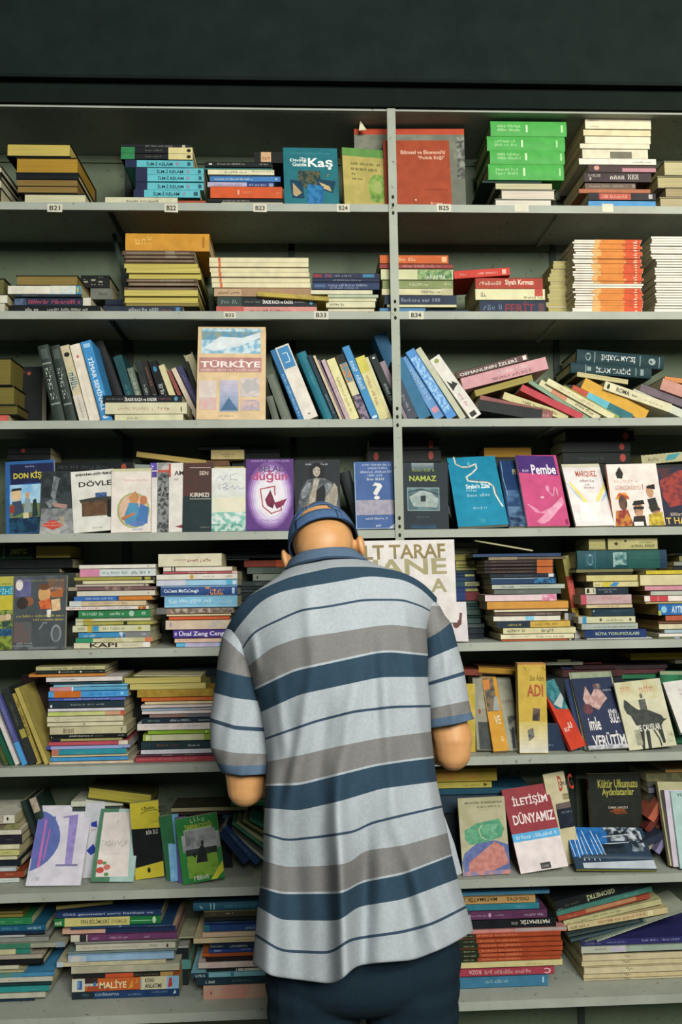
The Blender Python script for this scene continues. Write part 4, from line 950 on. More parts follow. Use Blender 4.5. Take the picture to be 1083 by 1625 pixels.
stack('Q', 5, .022, .16, 'in the yellow-topped stack, sixth shelf', '''
165 50 872 e C5B86a,6a6a3a
232 108 925 e C9BC72,8a8448
298 190 1002 s AA8c38||n 0 0 1 1 AA8c38 9a7c30 60
375 235 1002 s C8622c||d 435 .3 540 .6 e0a070;d 610 .4 770 .6 d88a50;d 790 .3 940 .6 e0a878
424 270 1060 s D2C49a
457 230 1060 s D3C4BE||d 340 .0 480 .25 4a4a5a;d 810 .0 1000 .3 5a4a5a
492 235 1060 s C5CBD0||r 250 0 770 .4 7aa8c8
522 240 1060 s DACCC8
558 320 1060 s 8a7068||d 520 .3 660 .7 a04a3c;r 720 0 1060 1 6a6870
598 240 1060 s 1f303c|dark navy paperback, white lettering|d 305 .3 445 .65 8aa89c;d 540 .3 765 .7 d0d8d8;d 850 .3 1000 .6 c0c8c8
655 190 1060 s DCD2CC||d 260 .55 540 .7 a8a0a4;d 560 .5 680 .7 D0A0a0;d 705 .5 905 .7 a09aa0
730 305 1060 s 86AE2e||d 390 .6 520 .85 4a6a20;d 750 .6 950 .85 4a6a20;r 925 .2 940 .7 e0e8a0
775 250 1060 s 98AC40|lime-green paperback with pale label|r 340 .05 905 .95 CFCEA8;r 280 .1 330 .9 d0d8a8
850 230 1060 s 22363a|dark green paperback, dull red lettering|d 400 .35 520 .7 9a4a44;d 555 .35 650 .7 8a4440;d 735 .3 870 .55 b8c0bc;d 290 .35 335 .6 3a5450
935 230 1080 s CFCED6||d 340 .4 860 .55 a8a8b4;r 280 .4 286 .7 4a4a58
988 180 1085 s 5a3c44||d 455 .3 560 .7 c8c0c0;d 700 .3 790 .6 a09a98
1016 170 1095 s A8434c||d 215 .45 380 .65 d09090;d 410 .45 670 .65 d8a0a0;d 690 .45 830 .65 d09090''')
lean('Q', 5, .03, .13, 'atop yellow stack, sixth shelf', '''
150 160 880 160 14 s C9C29a|loose creamy paper sheaf|''')
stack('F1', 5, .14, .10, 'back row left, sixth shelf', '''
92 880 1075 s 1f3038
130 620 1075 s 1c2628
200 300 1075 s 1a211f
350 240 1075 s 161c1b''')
stack('F2', 5, .13, .12, 'back row centre, sixth shelf right', '''
48 475 540 e 8f8f60,3a3a28
62 420 600 s 8a9080
76 560 760 s 3a2426
98 500 800 s 4a2a2a
140 80 800 s 23292c
260 60 800 s 1c2325''')
stack('F2', 5, .135, .12, 'back row right, sixth shelf', '''
14 830 1250 e B0983c,4a4020
50 1050 1250 s 6a6a58
76 740 1010 s 3c3032
98 745 1000 s 5a3236
118 790 1250 s 2a6a48
142 760 1250 s 1f3a34
260 760 1250 s 1c2a2a''')
lean('F2', 5, .10, .12, 'open amber pages right of the man, sixth shelf', '''
88 118 300 128 34 e B58A34,6a4a20|amber pages-out book lying|
20 128 110 130 30 s 7a3a2c|dull red book end|''')
face('F2', 5, .05, 4, 12, '-60 518 78 518 -60 185', 'B5A03c', 'yellow book mostly hidden by the elbow', 'n .6 0 1 1 b5a03c c9b050 30')
face('F2', 5, .040, 5, 14, '85 512 205 516 60 126', '8a8a78', 'grey book with red-brown dot, spine to the left', 'n 85 130 200 320 9a9a86 8a8a78 30;n 90 380 205 514 3a403c 2a302e 30;e 8a4a34 98 330 8 12', scol='C5C4B0')
face('F2', 5, .022, 6, 16, '166 518 240 514 106 156', 'C9902c', 'orange half-photo book, narrow, with pale lettering', 'n 110 160 190 325 4a4a44 7a6a50 50;p C98040 112,170 145,165 150,215 120,220;p 9aa09a 170,255 185,250 200,320 165,322;r 140 330 240 516 C9922e;t VE 168 348 205 388 d8d0b0;t G 200 448 218 470 d8c890', scol='D08c38')
face('F2', 5, .034, 5, 12, '240 516 310 514 173 156', '9a9a86', 'grey smoky cover between orange and yellow books', 'n 173 150 300 270 a0a08c 8f8f7c 30;d 205 270 285 285 8a6a5a;n 230 350 310 515 4a4e48 8a8a7c 40;p 23262a 250,420 262,400 275,500 262,510')
face('F2', 5, .014, 5, 26, '293 512 432 510 284 72', 'C5A848', 'large yellow cover with small stamp pictures, right half', '''
r 284 66 480 78 B0703c;g 293 510 430 360 d8d4c8 c9b468;n 310 80 480 130 bc9c3c c9ac50 40;t ADI 330 178 410 236 a8503a;t Son_Adım 345 132 415 160 8a7030;l 5a5030 1.5 318,92 326,110;l 5a5030 1.5 405,90 425,108;q 3a3434 6a5a50 360,292 394,296 390,356 356,354;q 4a4e4c 7a7a70 332,400 358,388 366,432 338,455''', scol='C5B468', sart='d .05 .3 .12 .7 4a4028;d .3 .3 .8 .7 9a8848')
face('F2', 5, .045, 5, 12, '400 500 520 500 395 370', '1f3048', 'dark navy cover behind the tilted red book', 'd 405 470 455 478 7aa0b0')
face('F2', 5, .038, 6, 12, '590 500 800 494 482 88', '24345c', 'tall navy cover with red top, behind the mask cover', 'r 482 82 730 100 6a3038;n 490 100 700 180 24345c 1c2a4a 30', scol='8fc0c8', sart='n 0 0 1 1 8fc0c8 a8c8c0 40')
face('F2', 5, (.016, .03), 8, 15, '545 512 618 488 388 184', '2a5a60', 'teal cover with red spine, tilted steeply', '''
q 2a6a70 4a8a90 388,184 475,140 545,330 470,300;p b8c0bc 460,290 510,225 530,250 500,310;p C23c24 410,230 470,315 540,310 600,440 618,488 545,512;d 520 370 560 400 e0c8c0;d 505 400 560 412 e0c8c0''', scol='C8351f')
face('F2', 5, .028, 7, 12, '612 505 830 498 528 130', '8a9478', 'olive-grey cover edge just behind the mask cover', 'd 600 138 725 150 3a4430;n 540 125 740 160 8a9478 9aa488 40', scol='8fb0a0')
face('F2', 5, .016, 8, 14, '626 505 828 496 540 158', '242f4c', 'navy cover with pink mask picture and white block lettering', '''
q C9a8a0 b08880 600,260 610,195 640,245 655,210 690,215 722,258 700,285 680,315 650,300 620,300;e 3a2c34 625 310 32 24 6a3a40;e a05048 660 195 14 10;n 650 185 690 210 8a7a78 5a4a50 90;d 700 212 745 220 b0b4b8;t imle 622 350 695 412 dcd8d4;t öldü 722 312 770 330 dcd8d4;t SULH 728 332 788 378 dcd8d4;t VERÜTİM 640 420 818 486 dcd8d4;n 626 486 828 500 8a9098 c0c0c4 60''', scol='C5BE90', sart='d .1 .3 .9 .7 6a6448')
face('F2', 5, .014, 8, 9, '828 497 1058 470 750 168', 'C9C6A8', 'pale cover with a man on a dark horse, face-out', '''
n 755 165 980 240 ccc8a4 c0b88c 30;d 780 180 850 208 cf9a7a;d 872 180 950 208 cf9a7a;e 5a5e58 886 232 10 12;q 4a4e48 5c6058 872,252 905,245 918,300 885,310;q 2c322e 3a403a 800,250 815,258 840,280 870,300 920,300 985,325 1000,345 985,375 990,400 900,395 860,375 835,330 815,320 800,290;
p 2c322e 872,370 900,385 905,490 893,492;p 2c322e 905,385 925,390 938,488 922,488;p 2c322e 955,380 990,395 1005,455 995,462 968,400;p 2c322e 985,345 1015,340 990,360;l 2c322e 4 940,385 975,440 985,472;t VE_ÇALIŞLAR 862 375 985 402 dcdccc;n 850 400 895 470 8a8c74 a8a88c 60;n 1010 400 1045 450 9a9c84 c0c0a0 60''', scol='d0ccb0')
face('F2', 5, .085, -6, 15, '1000 470 1250 460 985 118', '1f5a3c', 'green cover behind the horse rider book', 'n 1000 120 1240 300 2f7a50 1f5a3c 30;r 985 112 1240 125 8a9a78')
face('F2', 5, (.02, .012), 8, 14, '1078 410 1300 405 968 166', 'DAD6CE', 'white cover at the right frame edge, sixth shelf', 'd 1050 200 1120 215 D0A0a8;d 1060 225 1120 235 C9a8a8', scol='d0cfc4', snap=False)
# ================================================================== SHELF 7
stack('H', 6, .075, .15, 'left edge stack, seventh shelf', '''
612 -250 126 s D8D3C2||n 0 .1 30 .9 8a8070 b0a890 50;e 23262a 66 .55 9 .2
690 -250 160 s 8a8a58||n 0 .1 75 .9 6a5a50 8a8a58 40;d 85 .3 130 .6 5a5a38
745 -250 182 s D2CDB8||d 20 .4 60 .6 8a8a78
790 -250 190 s 22222c||d 50 .4 120 .6 5a5a68
868 -250 166 s D2CDAC
912 -250 166 s C2BE78||d 20 .4 100 .6 5a5a38
966 -250 146 s CFCAA8
1008 -250 182 s 1a232c
1062 -250 136 s BCC4C4
1100 -250 208 s 8c4028||d 55 .4 130 .65 d0907a
1158 -250 165 s C5CCC5||d 20 .3 130 .5 8aa0a0''')
lean('H', 6, .12, .11, 'dark leaning pair, seventh shelf left', '''
175 500 300 840 40 sx 23322e||
245 480 330 720 62 h 26382f|dark green book with beige end|n 0 .1 .5 .9 B8a890 a09080 50''')
face('H', 6, .035, 30, 7, '217 1232 690 1226 352 540', 'D0CCD6', 'white cover with purple half-disc and big numeral 1', '''
p 5a6aa8 345,590 400,595 450,625 490,670 515,730 525,790 520,850 500,910 460,970 410,1025 340,1075 250,1112;n 300 640 420 1000 5a6aa8 6a6ab0 20;p c06aa8 395,660 410,670 340,1075 315,1085;p c06aa8 430,740 438,760 380,1010 365,1030;q 8a7cb8 9a8cc4 610,640 690,620 680,700 620,1062 560,1062;p 8a7cb8 555,640 690,618 690,632 560,650;r 480 1052 670 1066 7a74a0;n 275 1160 340 1190 b8b4bc d0ccd6 80''', scol='c5c0cc')
face('H', 6, .09, -12, 10, '690 1192 860 1190 735 500', 'C5C6CC', 'white cover with dark blue marks behind the numeral cover', 'p 2a3a98 780,720 830,700 835,760 780,750;p 2a3a98 740,960 800,900 830,960 780,1000;d 785 770 825 790 c05068;r 735 495 1045 540 B8BCAA', snap=True)
stack('G1', 6, .13, .11, 'pale pile behind flower cover, seventh shelf', '''
128 285 492 s C5C8B4
152 290 480 s 3a4644
250 280 480 s 27322f''')
lean('G1', 6, .125, .10, 'above the pile behind flower cover, seventh shelf', '''
346 120 602 150 44 e B5AA48,3a3a20|ochre pages-out book lying flat|''')
face('G1', 6, .045, 10, 12, '362 452 533 452 405 160', '9ab8ac', 'Tasavvuf cover with green frame and red flowers', '''
r 405 160 480 452 4a7a5c;n 480 160 560 452 9ab8b0 a8c4c0 30;p dcd2cc 418,176 530,172 512,432 380,434;p 4a7a5c 405,160 418,176 382,434 362,452;t TASAVVUF 405 290 510 314 bab4b0;e c9c0b8 475 214 6 8;e C05a4c 400 376 11 10;e B8483c 400 408 14 12;e C87060 428 396 12 11;e 5a8a50 418 380 8 6;e 5a8a50 425 424 9 7;d 440 340 490 346 d0c8c4''', scol='6a9a8c')
face('G1', 6, .07, 8, 12, '542 434 658 432 492 134', '15181a', 'black and yellow cover with arched lettering, seventh shelf', '''
p c5b838 492,134 678,114 672,240 500,236;t CİHAN 540 152 595 165 2a2818;t SOYLU 610 156 650 180 2a2818;l 2a2818 1.5 540,180 560,170 600,168 640,185;p c5b838 530,390 660,372 658,434 540,434;e 2a2818 594 402 8 10;t BİR_İLİ 568 244 618 262 b8b8a8;d 590 210 640 218 8a8030''', scol='9a9030')
face('G1', 6, .055, 9, 12, '668 448 720 446 608 198', '2f6a44', 'dark green cover, first of the tight fan of four', '', scol='3f8a50')
face('G1', 6, .045, 9, 12, '683 458 730 456 645 196', '6fa8d0', 'light blue cover, second of the tight fan of four', 'n 645 196 700 458 6fa8d0 90bcd8 40', scol='8fc0dc')
face('G1', 6, .035, 9, 9, '714 460 760 458 684 200', '5a4a8a', 'purple-spined cover, third of the tight fan of four', '', scol='7a6aa8', sart='n 0 0 1 1 6a8ac0 7a5aa0 90')
face('G1', 6, .022, 10, 12, '732 466 900 442 692 206', '2f7c3c', 'green cover with a stormy landscape picture, nearest in its fan', '''
d 752 200 825 212 b0d0a0;t TANRININ_ÇOCUĞU 730 224 845 240 b8c048;r 728 250 872 425 a8b8a0;g 730 340 870 252 8a8e90 b0b4b4;n 732 256 868 330 6a7072 a0a4a4 25;n 740 330 872 360 3a403c 2c322e 30;n 745 355 880 425 5a8a2c 7aa03c 30;p 23282a 790,330 805,305 822,330 830,375 785,380;e 23282a 806 300 7 9;p 23282a 760,345 785,335 780,360;d 775 432 845 440 d8d8c8;p c9c83c 845,446 895,372 898,412 868,444''', scol='1f5a30')
stack('G1', 6, .14, .11, 'back row left of the man, seventh shelf', '''
152 685 990 e B8B088,4a4a38
168 700 1050 s 3a2c2c
182 890 1050 s 2f6a80
205 700 900 s 1f2a2c
290 700 930 s 1a2426''')
lean('G1', 6, .13, .11, 'on the back row left of man, seventh shelf', '''
925 148 1060 148 22 s 4a9a68|small green-edged book|r 0 .6 1 1 8ac0a0
''')
lean('G1', 6, .05, .11, 'sliding heap beside the man, seventh shelf', '''
872 262 975 384 28 s 1f3458|navy book|
885 244 1022 386 26 s 2c4c78|dull blue book|d .2 .3 .8 .7 6a8ab0
893 232 1060 372 12 s C9C8B8|thin white book|
926 222 1080 340 12 s 4f9a78|thin green book|
940 222 1090 322 12 s D2CCA8|thin cream book|
968 212 1100 292 14 s A8A468|thin olive book|
995 208 1110 268 14 s 3f8a70|thin sea-green book|''')
stack('G2', 6, .13, .12, 'behind the map cover, seventh shelf', '''
28 -60 272 s A89438||n -40 .2 190 .9 C0803c b59a40 30
86 -60 250 s B0A44c||d 120 .3 200 .6 6a6030;p 3a3a20 215,.2 232,.5 215,.8
112 -60 420 s 1f4a5c
140 -60 400 s 2a3a48
220 -60 300 s 20282c''')
face('G2', 6, .020, 8, 11, '125 488 334 487 88 150', 'B5B090', 'cream cover with green crescent over a coloured map', '''
n 88 150 300 270 b5b090 a8a480 30;t BÜYÜK_KARGAŞA 120 166 290 178 3a3c30;d 175 186 280 195 4a4c3c;l a8a078 1.2 110,240 200,205 300,195;q 4f9470 6aa884 125,290 180,262 275,245 300,290 290,325 230,345 150,355 128,330;l c5c9a8 2.2 200,270 188,290 198,322 222,335;n 225 268 285 315 4f9470 7ab090 60;q 6a78a8 5a6898 128,390 180,350 260,340 330,360 333,470 130,470 115,430;q C98a80 b87870 150,430 260,345 300,370 325,440 240,478 150,470;n 125 470 334 487 8a80a0 C98a80 60''', scol='9a9678')
face('G2', 6, .075, -6, 10, '555 470 650 470 425 84', 'C9C09a', 'cream cover with red circular digits, behind İletişim', '''
p C9C09a 425,84 605,78 620,215 500,218;t D 490 100 530 165 B0402c;t C 535 98 578 165 B0402c;t DUDA 505 125 572 142 2a2820;r 525 178 592 202 8a8058;d 530 184 588 196 c0b888;p 6a5c58 500,215 620,213 625,238 505,240;n 505 238 640 320 1c2430 2a3444 30;d 530 250 600 258 8a9098''')
face('G2', 6, (.014, .022), 12, 13, '378 488 586 453 292 120', 'DDD2D0', 'tilted maroon and white İletişim Dünyamız cover', '''
r 0 .445 1 1 8c2c34;t İLETİŞİM .17 .755 .92 .90 e8d8d4;t DÜNYAMIZ .10 .555 .98 .70 e8d8d4;r 0 .36 1 .455 4fa4d4;d .08 .385 .95 .43 c8e0ee;r .44 .015 .65 .085 3a3838;d .47 .035 .62 .065 c8c0bc''', scol='B05050')
face('G2', 6, .13, -6, 16, '698 460 928 460 665 94', '22261f', 'black Kültür Ufkumuzu Aydınlatanlar cover', '''
t Kültür_Ufkumuzu 708 120 888 158 a8a44c;t Aydınlatanlar 728 160 874 200 a8a44c;d 722 206 870 210 4a4e3c;d 730 216 880 220 4a4e3c;t ÖMER_SAKIZLI 758 238 845 250 b8b0a0;q 8a4a24 6a3a20 765,262 785,250 830,252 845,272 800,276''', scol='C5A878', sart='r .8 0 .98 1 8a2c24;r .93 .1 .96 .9 c0b0a0')
face('G2', 6, .012, 52, 10, '621 474 970 466 577 290', '2a3c50', 'blue book with white vertical script lying back on the shelf', '''
q 2f74b8 2460a0 577,290 760,278 765,400 600,425;l dfe8f0 1.6 588,325 620,420;l dfe8f0 2 610,318 640,425;l dfe8f0 2.4 622,305 660,436;l dfe8f0 1.8 645,335 680,434;l dfe8f0 2.2 650,305 705,434;l dfe8f0 1.6 690,340 728,436;l dfe8f0 2 690,305 740,415;l dfe8f0 1.8 715,320 755,415;n 745 275 905 300 d0d8dc 2a3c50 60;n 770 300 860 345 1c2830 b8c4cc 45;n 850 300 930 370 c9d0d4 2a3844 60;l c0c8cc 3 745,330 860,315;l c0c8cc 2.4 750,362 860,350;n 860 345 925 390 1f2c38 8a98a4 40;n 740 362 850 400 14202a 26343f 30;p b8c0c8 650,448 960,425 970,462 655,470;g 655 428 955 405 5a6a78 2a3c50''', pcol='A8A048', scol='2a4060')
lean('G2', 6, .10, .08, 'red-brown leaning group, seventh shelf right', '''
960 262 1036 138 28 s B5624c|salmon-red book|e 23201c .75 .5 .04 .2
942 310 1042 168 24 s 6a3028|dark brown-red book|
950 350 1055 210 20 s 8a5a44|brown book|
940 385 1056 270 16 s B0A890|grey-cream thin book|''')
lean('G2', 6, .07, .12, 'under the olive pile, seventh shelf right', '''
860 400 1010 330 26 sx 2a3444||
985 402 1020 340 20 s 8a84a8|small lilac booklet|''')
stack('G2', 6, .13, .12, 'olive pile, top right, seventh shelf', '''
28 1010 1250 s B08a50
45 925 1250 s 7a7450||n 925 0 1250 1 7a7450 5a5a40 30
80 930 1250 s 4a4a44
105 935 1250 s 5c5c68
130 940 1250 s 2c3234
230 1000 1250 s 23292c''')
face('G2', 6, .03, 7, 16, '1032 452 1250 452 974 84', 'B8B48c', 'cream cover standing at the right frame edge, seventh shelf', 'd 1040 95 1080 104 3a3c34;n 980 84 1100 120 b0ac84 a8a47c 30', scol='C9C08c')
face('G2', 6, .02, 7, 22, '1046 454 1260 454 1004 118', 'C5BCC8', 'thick lilac-grey cover second from right edge, seventh shelf', '', scol='CFC6c4', sart='n 0 0 1 1 cfc0b0 b8b0c8 50')
face('G2', 6, .01, 7, 12, '1076 456 1290 456 1032 116', 'A8C4BE', 'pale mint cover nearest at the right frame edge', 't YÜ 1058 126 1092 140 2f4a48', scol='b0ccc8')
# ================================================================== SHELF 8
stack('I', 7, .085, .17, 'left edge stack, bottom shelf', '''
185 -250 262 e 7a6c38,3a3620
220 -250 264 e 8a7a3c,3a3620
258 -250 365 s 2a7a4a||d -10 .3 65 .6 6ab080;d 175 .3 275 .6 6ab080
345 -250 525 s 1f5c78|teal-blue paperback, white lettering|d 20 .3 215 .65 6a9ab0;d 315 .3 475 .65 c8d8e0
420 -250 515 s 1b2c44
465 -250 282 s B0B4B0
492 -250 560 s 8a8d84,6a6c60
550 -250 745 s 9a9a88|grey paperback with green left half|r 0 0 350 1 3f7a60;r 640 0 745 1 8a98a0
618 -250 350 s 2f8070|teal paperback with cream label|r -200 0 180 1 C5C196
690 -250 482 s A8A090
745 -250 500 s 16191b
815 -250 212 s C5C2A8
865 -250 275 s A8A880
892 -250 620 s 4488b0|wide blue paperback|n -200 0 260 1 5a8a78 4488b0 30
945 -250 602 s BDBBAA||d 90 .3 210 .6 8a8a80
1008 -250 590 s 1f3c3c
1045 -250 566 s 2d8c8a||d 360 .3 460 .6 6ab0b0
1118 -250 520 s B8B6A2
1190 -250 400 s 1f3044||''')
stack('J', 7, .085, .16, 'in the Maliye stack, bottom shelf', '''
120 -10 820 s 22385e|navy question-bank paperback|t ÖSS_geometri_soru_bankası_ve 50 .25 755 .8 9aa4b8
170 -20 812 s 20703c|green paperback with yellow label|r 62 -.1 570 1.1 C9C078;t FEN_BİLİMLERİ 190 .25 410 .85 6a6a48;t DENEMELER 425 .25 550 .7 8a8450;t vatê -15 .2 40 .7 c0d8b0;r 580 .4 740 .5 7ac08a;e c0d8b0 762 .5 14 .38
235 110 905 s 24486a||r 0 0 1 .4 1f2c4c;d 705 .3 885 .5 b0b8c8;r 490 .5 500 .9 a8c0d8
258 45 930 s C5A088||r 380 0 930 1 1f3050
300 110 940 s 6c3c64|purple paperback with cream end|r 110 0 180 1 C5C2AC;r 180 0 232 1 2c2c30;r 232 0 240 1 C5C2AC;d 275 .3 330 .6 c0a0b8;d 415 .3 560 .6 c0a0b8;d 685 .3 730 .6 c0a0b8
352 140 940 s 84867c
375 150 928 s BCB9A6||d 200 .35 640 .6 9a9888;d 720 .35 790 .7 7a7a70;r 858 .2 872 .7 3a3a38
430 85 938 s 6f8078
455 90 918 s 92b4d0||n 90 0 230 1 c9c5bc a8b8c8 40;r 0 .85 1 1 7a98b0
515 0 852 s C2BA98||r 0 0 50 1 b8c4d0;d 175 .3 260 .6 8a8468;d 430 .4 600 .6 8aa0a8;d 740 .3 830 .6 B09080
552 115 960 s B8B49c||n 115 0 960 1 b8b49c a8a48c 25
608 130 915 s 1f2224||r 380 0 600 1 C0502c;r 810 0 912 1 B08a4a;d 610 .3 800 .7 7a7048
640 120 955 s C0602c|Maliye exam book with orange spine|r 120 0 220 1 C9CAB8;n 160 .15 200 .85 3a5a98 8ab0c8 60;r 220 .4 320 .6 d0ccc0;d 225 .42 270 .58 3a3a40;r 220 .6 320 1 3a2c2c;e 3f7aa0 298 .52 14 .18;r 240 0 420 .4 a04a2c;t MALİYE 335 .2 545 .85 E5D5A8;q D09a40 c05a2c 560,.1 590,.8 640,.9 620,.3;r 655 0 860 1 C9C4A0;t KONU 690 .55 765 .85 3a3a34;t ANLATIMI 688 .1 820 .45 3a3a34;r 655 .1 665 .9 8aa0b0;r 860 0 955 1 8ab8d4;p B03c3c 870,.1 880,.9 900,.85 905,.2
742 120 958 s 1f3c64|navy Coğrafya exam book|r 120 0 290 1 1f2c34;t COĞRAFYA 298 .35 488 .75 9ab0b8;t TSO 195 .35 252 .65 4a6468;d 555 .3 670 .5 8aa0b8;d 740 .5 865 .7 7a98b0;p c0d8e4 910,.3 925,.8 935,.4''')
lean('J', 7, .10, .13, 'wedged under shelf, Maliye stack', '''
-5 118 438 72 24 e A89c5c,5a5430|ochre pages-out book|''')
stack('J', 7, .14, .12, 'behind the Maliye stack, bottom shelf', '''
165 820 905 s C0a878
190 800 940 s 1f2c30
328 900 1075 s B0B090
352 820 940 s 2a3634
395 850 1030 s A8A8A0
420 820 1030 s 1f2a2a
505 800 1050 s 5f9890
585 820 1030 s 23302f''')
stack('K', 7, .062, .16, 'in the salmon-bottomed stack, bottom shelf', '''
165 130 1050 h 26566c|teal-blue hardback with double rules|r 340 .1 352 .9 8ab8c0;r 380 .1 394 .9 8ab8c0;p a0c8d0 205,.7 225,.35 258,.3 230,.5;d 510 .3 900 .7 4a8090
262 262 1050 s 3c3828||r 0 .85 1 1 6a6a48;d 530 .4 630 .65 a8a484;d 340 .35 420 .6 6a6440
345 280 1050 s 1a1f22
400 265 1050 s 22365c||d 415 .4 600 .65 5a7098
438 262 1050 s 28467a|dark blue paperback|r 262 0 330 1 2f6a78;d 770 .2 890 .6 a8b8d0
525 245 1050 s CDAE92||n 245 .1 1050 .9 cdae92 c8b898 20
596 135 1050 s C9B992,9a9a48||d 660 .3 850 .6 a08a68
665 330 1050 s 1c2c40|navy LYS Kimya exam book|d 340 .3 515 .65 9aa890;t LYS_KİMYA 585 .2 800 .7 a8b4b0
735 320 1050 s 2f4688|blue paperback, white lettering|d 390 .35 475 .7 c8d0dc;d 715 .6 850 .85 c0ccdc
790 245 1050 s B5602c||r 330 0 1050 1 a0502c
838 285 1050 s 2a2020
900 192 1050 s D8C6BC||n 320 .3 420 .7 d0a8a0 d8c6bc 40
980 290 1050 s 23282c|black and white paperback|r 655 0 665 1 d0d0cc;r 682 0 1050 1 D0CCBE;e 6a3034 750 .6 10 .3
1015 100 1050 s 86C0CE|pale blue LYS-2 exam book|r 100 0 320 1 2a4454;t LYS-2 160 .2 275 .65 c0d4dc;r 590 0 630 1 3f8a98
1080 170 1050 s 263c48|dark teal 2. Sınıf book|t 2._SINIF 278 .25 400 .6 c8d4d4;d 605 .4 840 .65 6a8a80
1172 255 1060 s CC9384||n 255 0 1060 1 cc9384 C8a890 15;p 7a3a38 340,.4 355,.65 360,.3''')
stack('L', 7, .065, .17, 'in the rust volumes stack, bottom shelf', '''
405 60 935 s 4c88a8
442 60 812 s B08c56|ochre upside-down Matematik Zeka book|T MATEMATİK_ZEKA 100 .2 482 .85 33301f;T ÖSS-ÖYS 565 .25 760 .8 4a3c24
508 60 845 s 2f7a8a||d 640 .3 730 .6 6ab0b8
565 60 912 s 5c3454|purple paperback, pale lettering|d 250 .35 400 .55 a888a0;d 460 .35 550 .55 a888a0;d 715 .3 880 .55 c0a8bc;e b898b0 418 .5 12 .25
642 60 990 s 16191d|black upside-down Matematik book|T MATEMATİK 680 .25 935 .75 d8d4c4;T ÖYS 605 .3 660 .6 a8a498
725 130 1082 s C58880||r 640 0 1082 1 A8A09a;r 0 0 1 .3 C56a60
762 120 1030 s A54828|rust volume with dark left end|r 120 0 300 1 232c20;T YARIŞMA_ÖNCE 310 .25 660 .75 D0805c;d 195 .3 290 .6 9aa070
803 120 1032 s A54828|rust volume with dark left end|r 120 0 305 1 232c20;T YARIŞMA_ÖNCE 330 .25 675 .75 D0805c;d 195 .3 290 .6 9aa070
845 120 1048 s A54828|rust volume with dark left end|r 120 0 320 1 232c20;T YARIŞMA_ÖNCE 345 .25 690 .75 D0805c;d 195 .3 290 .6 b0b480
885 120 1050 s A54828|rust volume with dark left end|r 120 0 320 1 232c20;T YARIŞMA_ÖNCE 345 .25 700 .75 D0805c;d 195 .3 300 .6 b0b480
925 120 1040 s A54828|rust volume with dark left end|r 120 0 330 1 232c20;T YARIŞMA_ÖNCE 355 .25 700 .75 D0805c;d 200 .3 300 .6 b0b480
965 120 1030 s A54828|rust volume with dark left end|r 120 0 315 1 232c20;T YARIŞMA_ÖNCE 345 .25 690 .75 D0805c;d 195 .3 290 .6 b0b480
1005 100 1046 s CBC088||d 730 .3 890 .5 9a9060
1062 100 975 s A03c4c|crimson upside-down Roza book|T ROZA 240 .25 345 .8 D8A8a8;d 375 .25 775 .75 D8A8a8;T C 890 .1 945 .8 e0c0c0
1132 100 920 s 3c7492||d 385 .4 580 .7 9ac0cc;r 872 .3 885 .8 a0c8d4''')
stack('M', 7, .080, .17, 'in the cream volumes stack, bottom shelf right', '''
800 215 1330 s 2f3064|purple-navy paperback, pale lettering|d 430 .3 600 .55 8a90b8;d 735 .4 880 .7 9aa0c8;d 905 .4 1060 .7 9aa0c8;d 250 .2 380 .5 7a8090
862 215 1330 s 9aab9a||r 215 0 600 1 B8BAA8;d 330 .4 440 .7 6a7068;r 470 .1 590 .9 C0B8C8
918 240 1330 s 2c2a28
932 225 1330 s CBBE98||l 5a4a38 1.2 585,.6 600,.8 610,.4 620,.7 640,.5
990 220 1330 s C9BC94||l 5a4a38 1.2 570,.6 585,.8 600,.4 610,.7 628,.5
1036 240 1330 s CBBE98||l 5a4a38 1.2 600,.6 612,.8 625,.4 640,.7 655,.5
1094 235 1330 s C9B88e||l 5a4a38 1.2 585,.6 600,.8 610,.4 620,.7 640,.5
1142 238 1330 s CBBE98||l 5a4a38 1.2 585,.6 600,.8 610,.4 620,.7 640,.5''')
lean('M', 7, .075, .13, 'slanting pile from the bottom, bottom shelf right', '''
355 840 1150 556 9 s B4BCA8|thin white magazine|
250 845 1083 590 10 s 7a8a78|thin grey-green magazine|
130 842 760 690 24 s 3c5056|slate magazine|d .1 .3 .4 .6 6a7a80
108 800 720 672 22 s 3c4a48|dark grey-green magazine|
104 746 965 592 46 s C9B98a|cream book with red lettering|d .03 .2 .22 .6 5a4a38;d .3 .3 .78 .75 B5704c;r .8 .1 .85 .95 E0D4A8
72 706 910 515 42 s B8B484|olive-cream book|d .02 .1 .25 .5 8a8a60;d .3 .4 .6 .7 7a7a58
25 662 812 462 36 s A04a34|red and tan book|r .3 .3 .85 1 B5825c;d .1 .3 .2 .7 d09080
12 622 830 402 36 s 437c70|sea-green book|d .7 .3 .85 .6 7ab0a4
2 586 830 360 80 s 171c1e|black upside-down Geometri book|T GEOMETRİ .33 .2 .62 .75 b8bc8c;d .02 .1 .08 .25 8a8c78;d .1 .3 .26 .5 5a5c50;d .72 .5 .88 .65 5a5c50''')
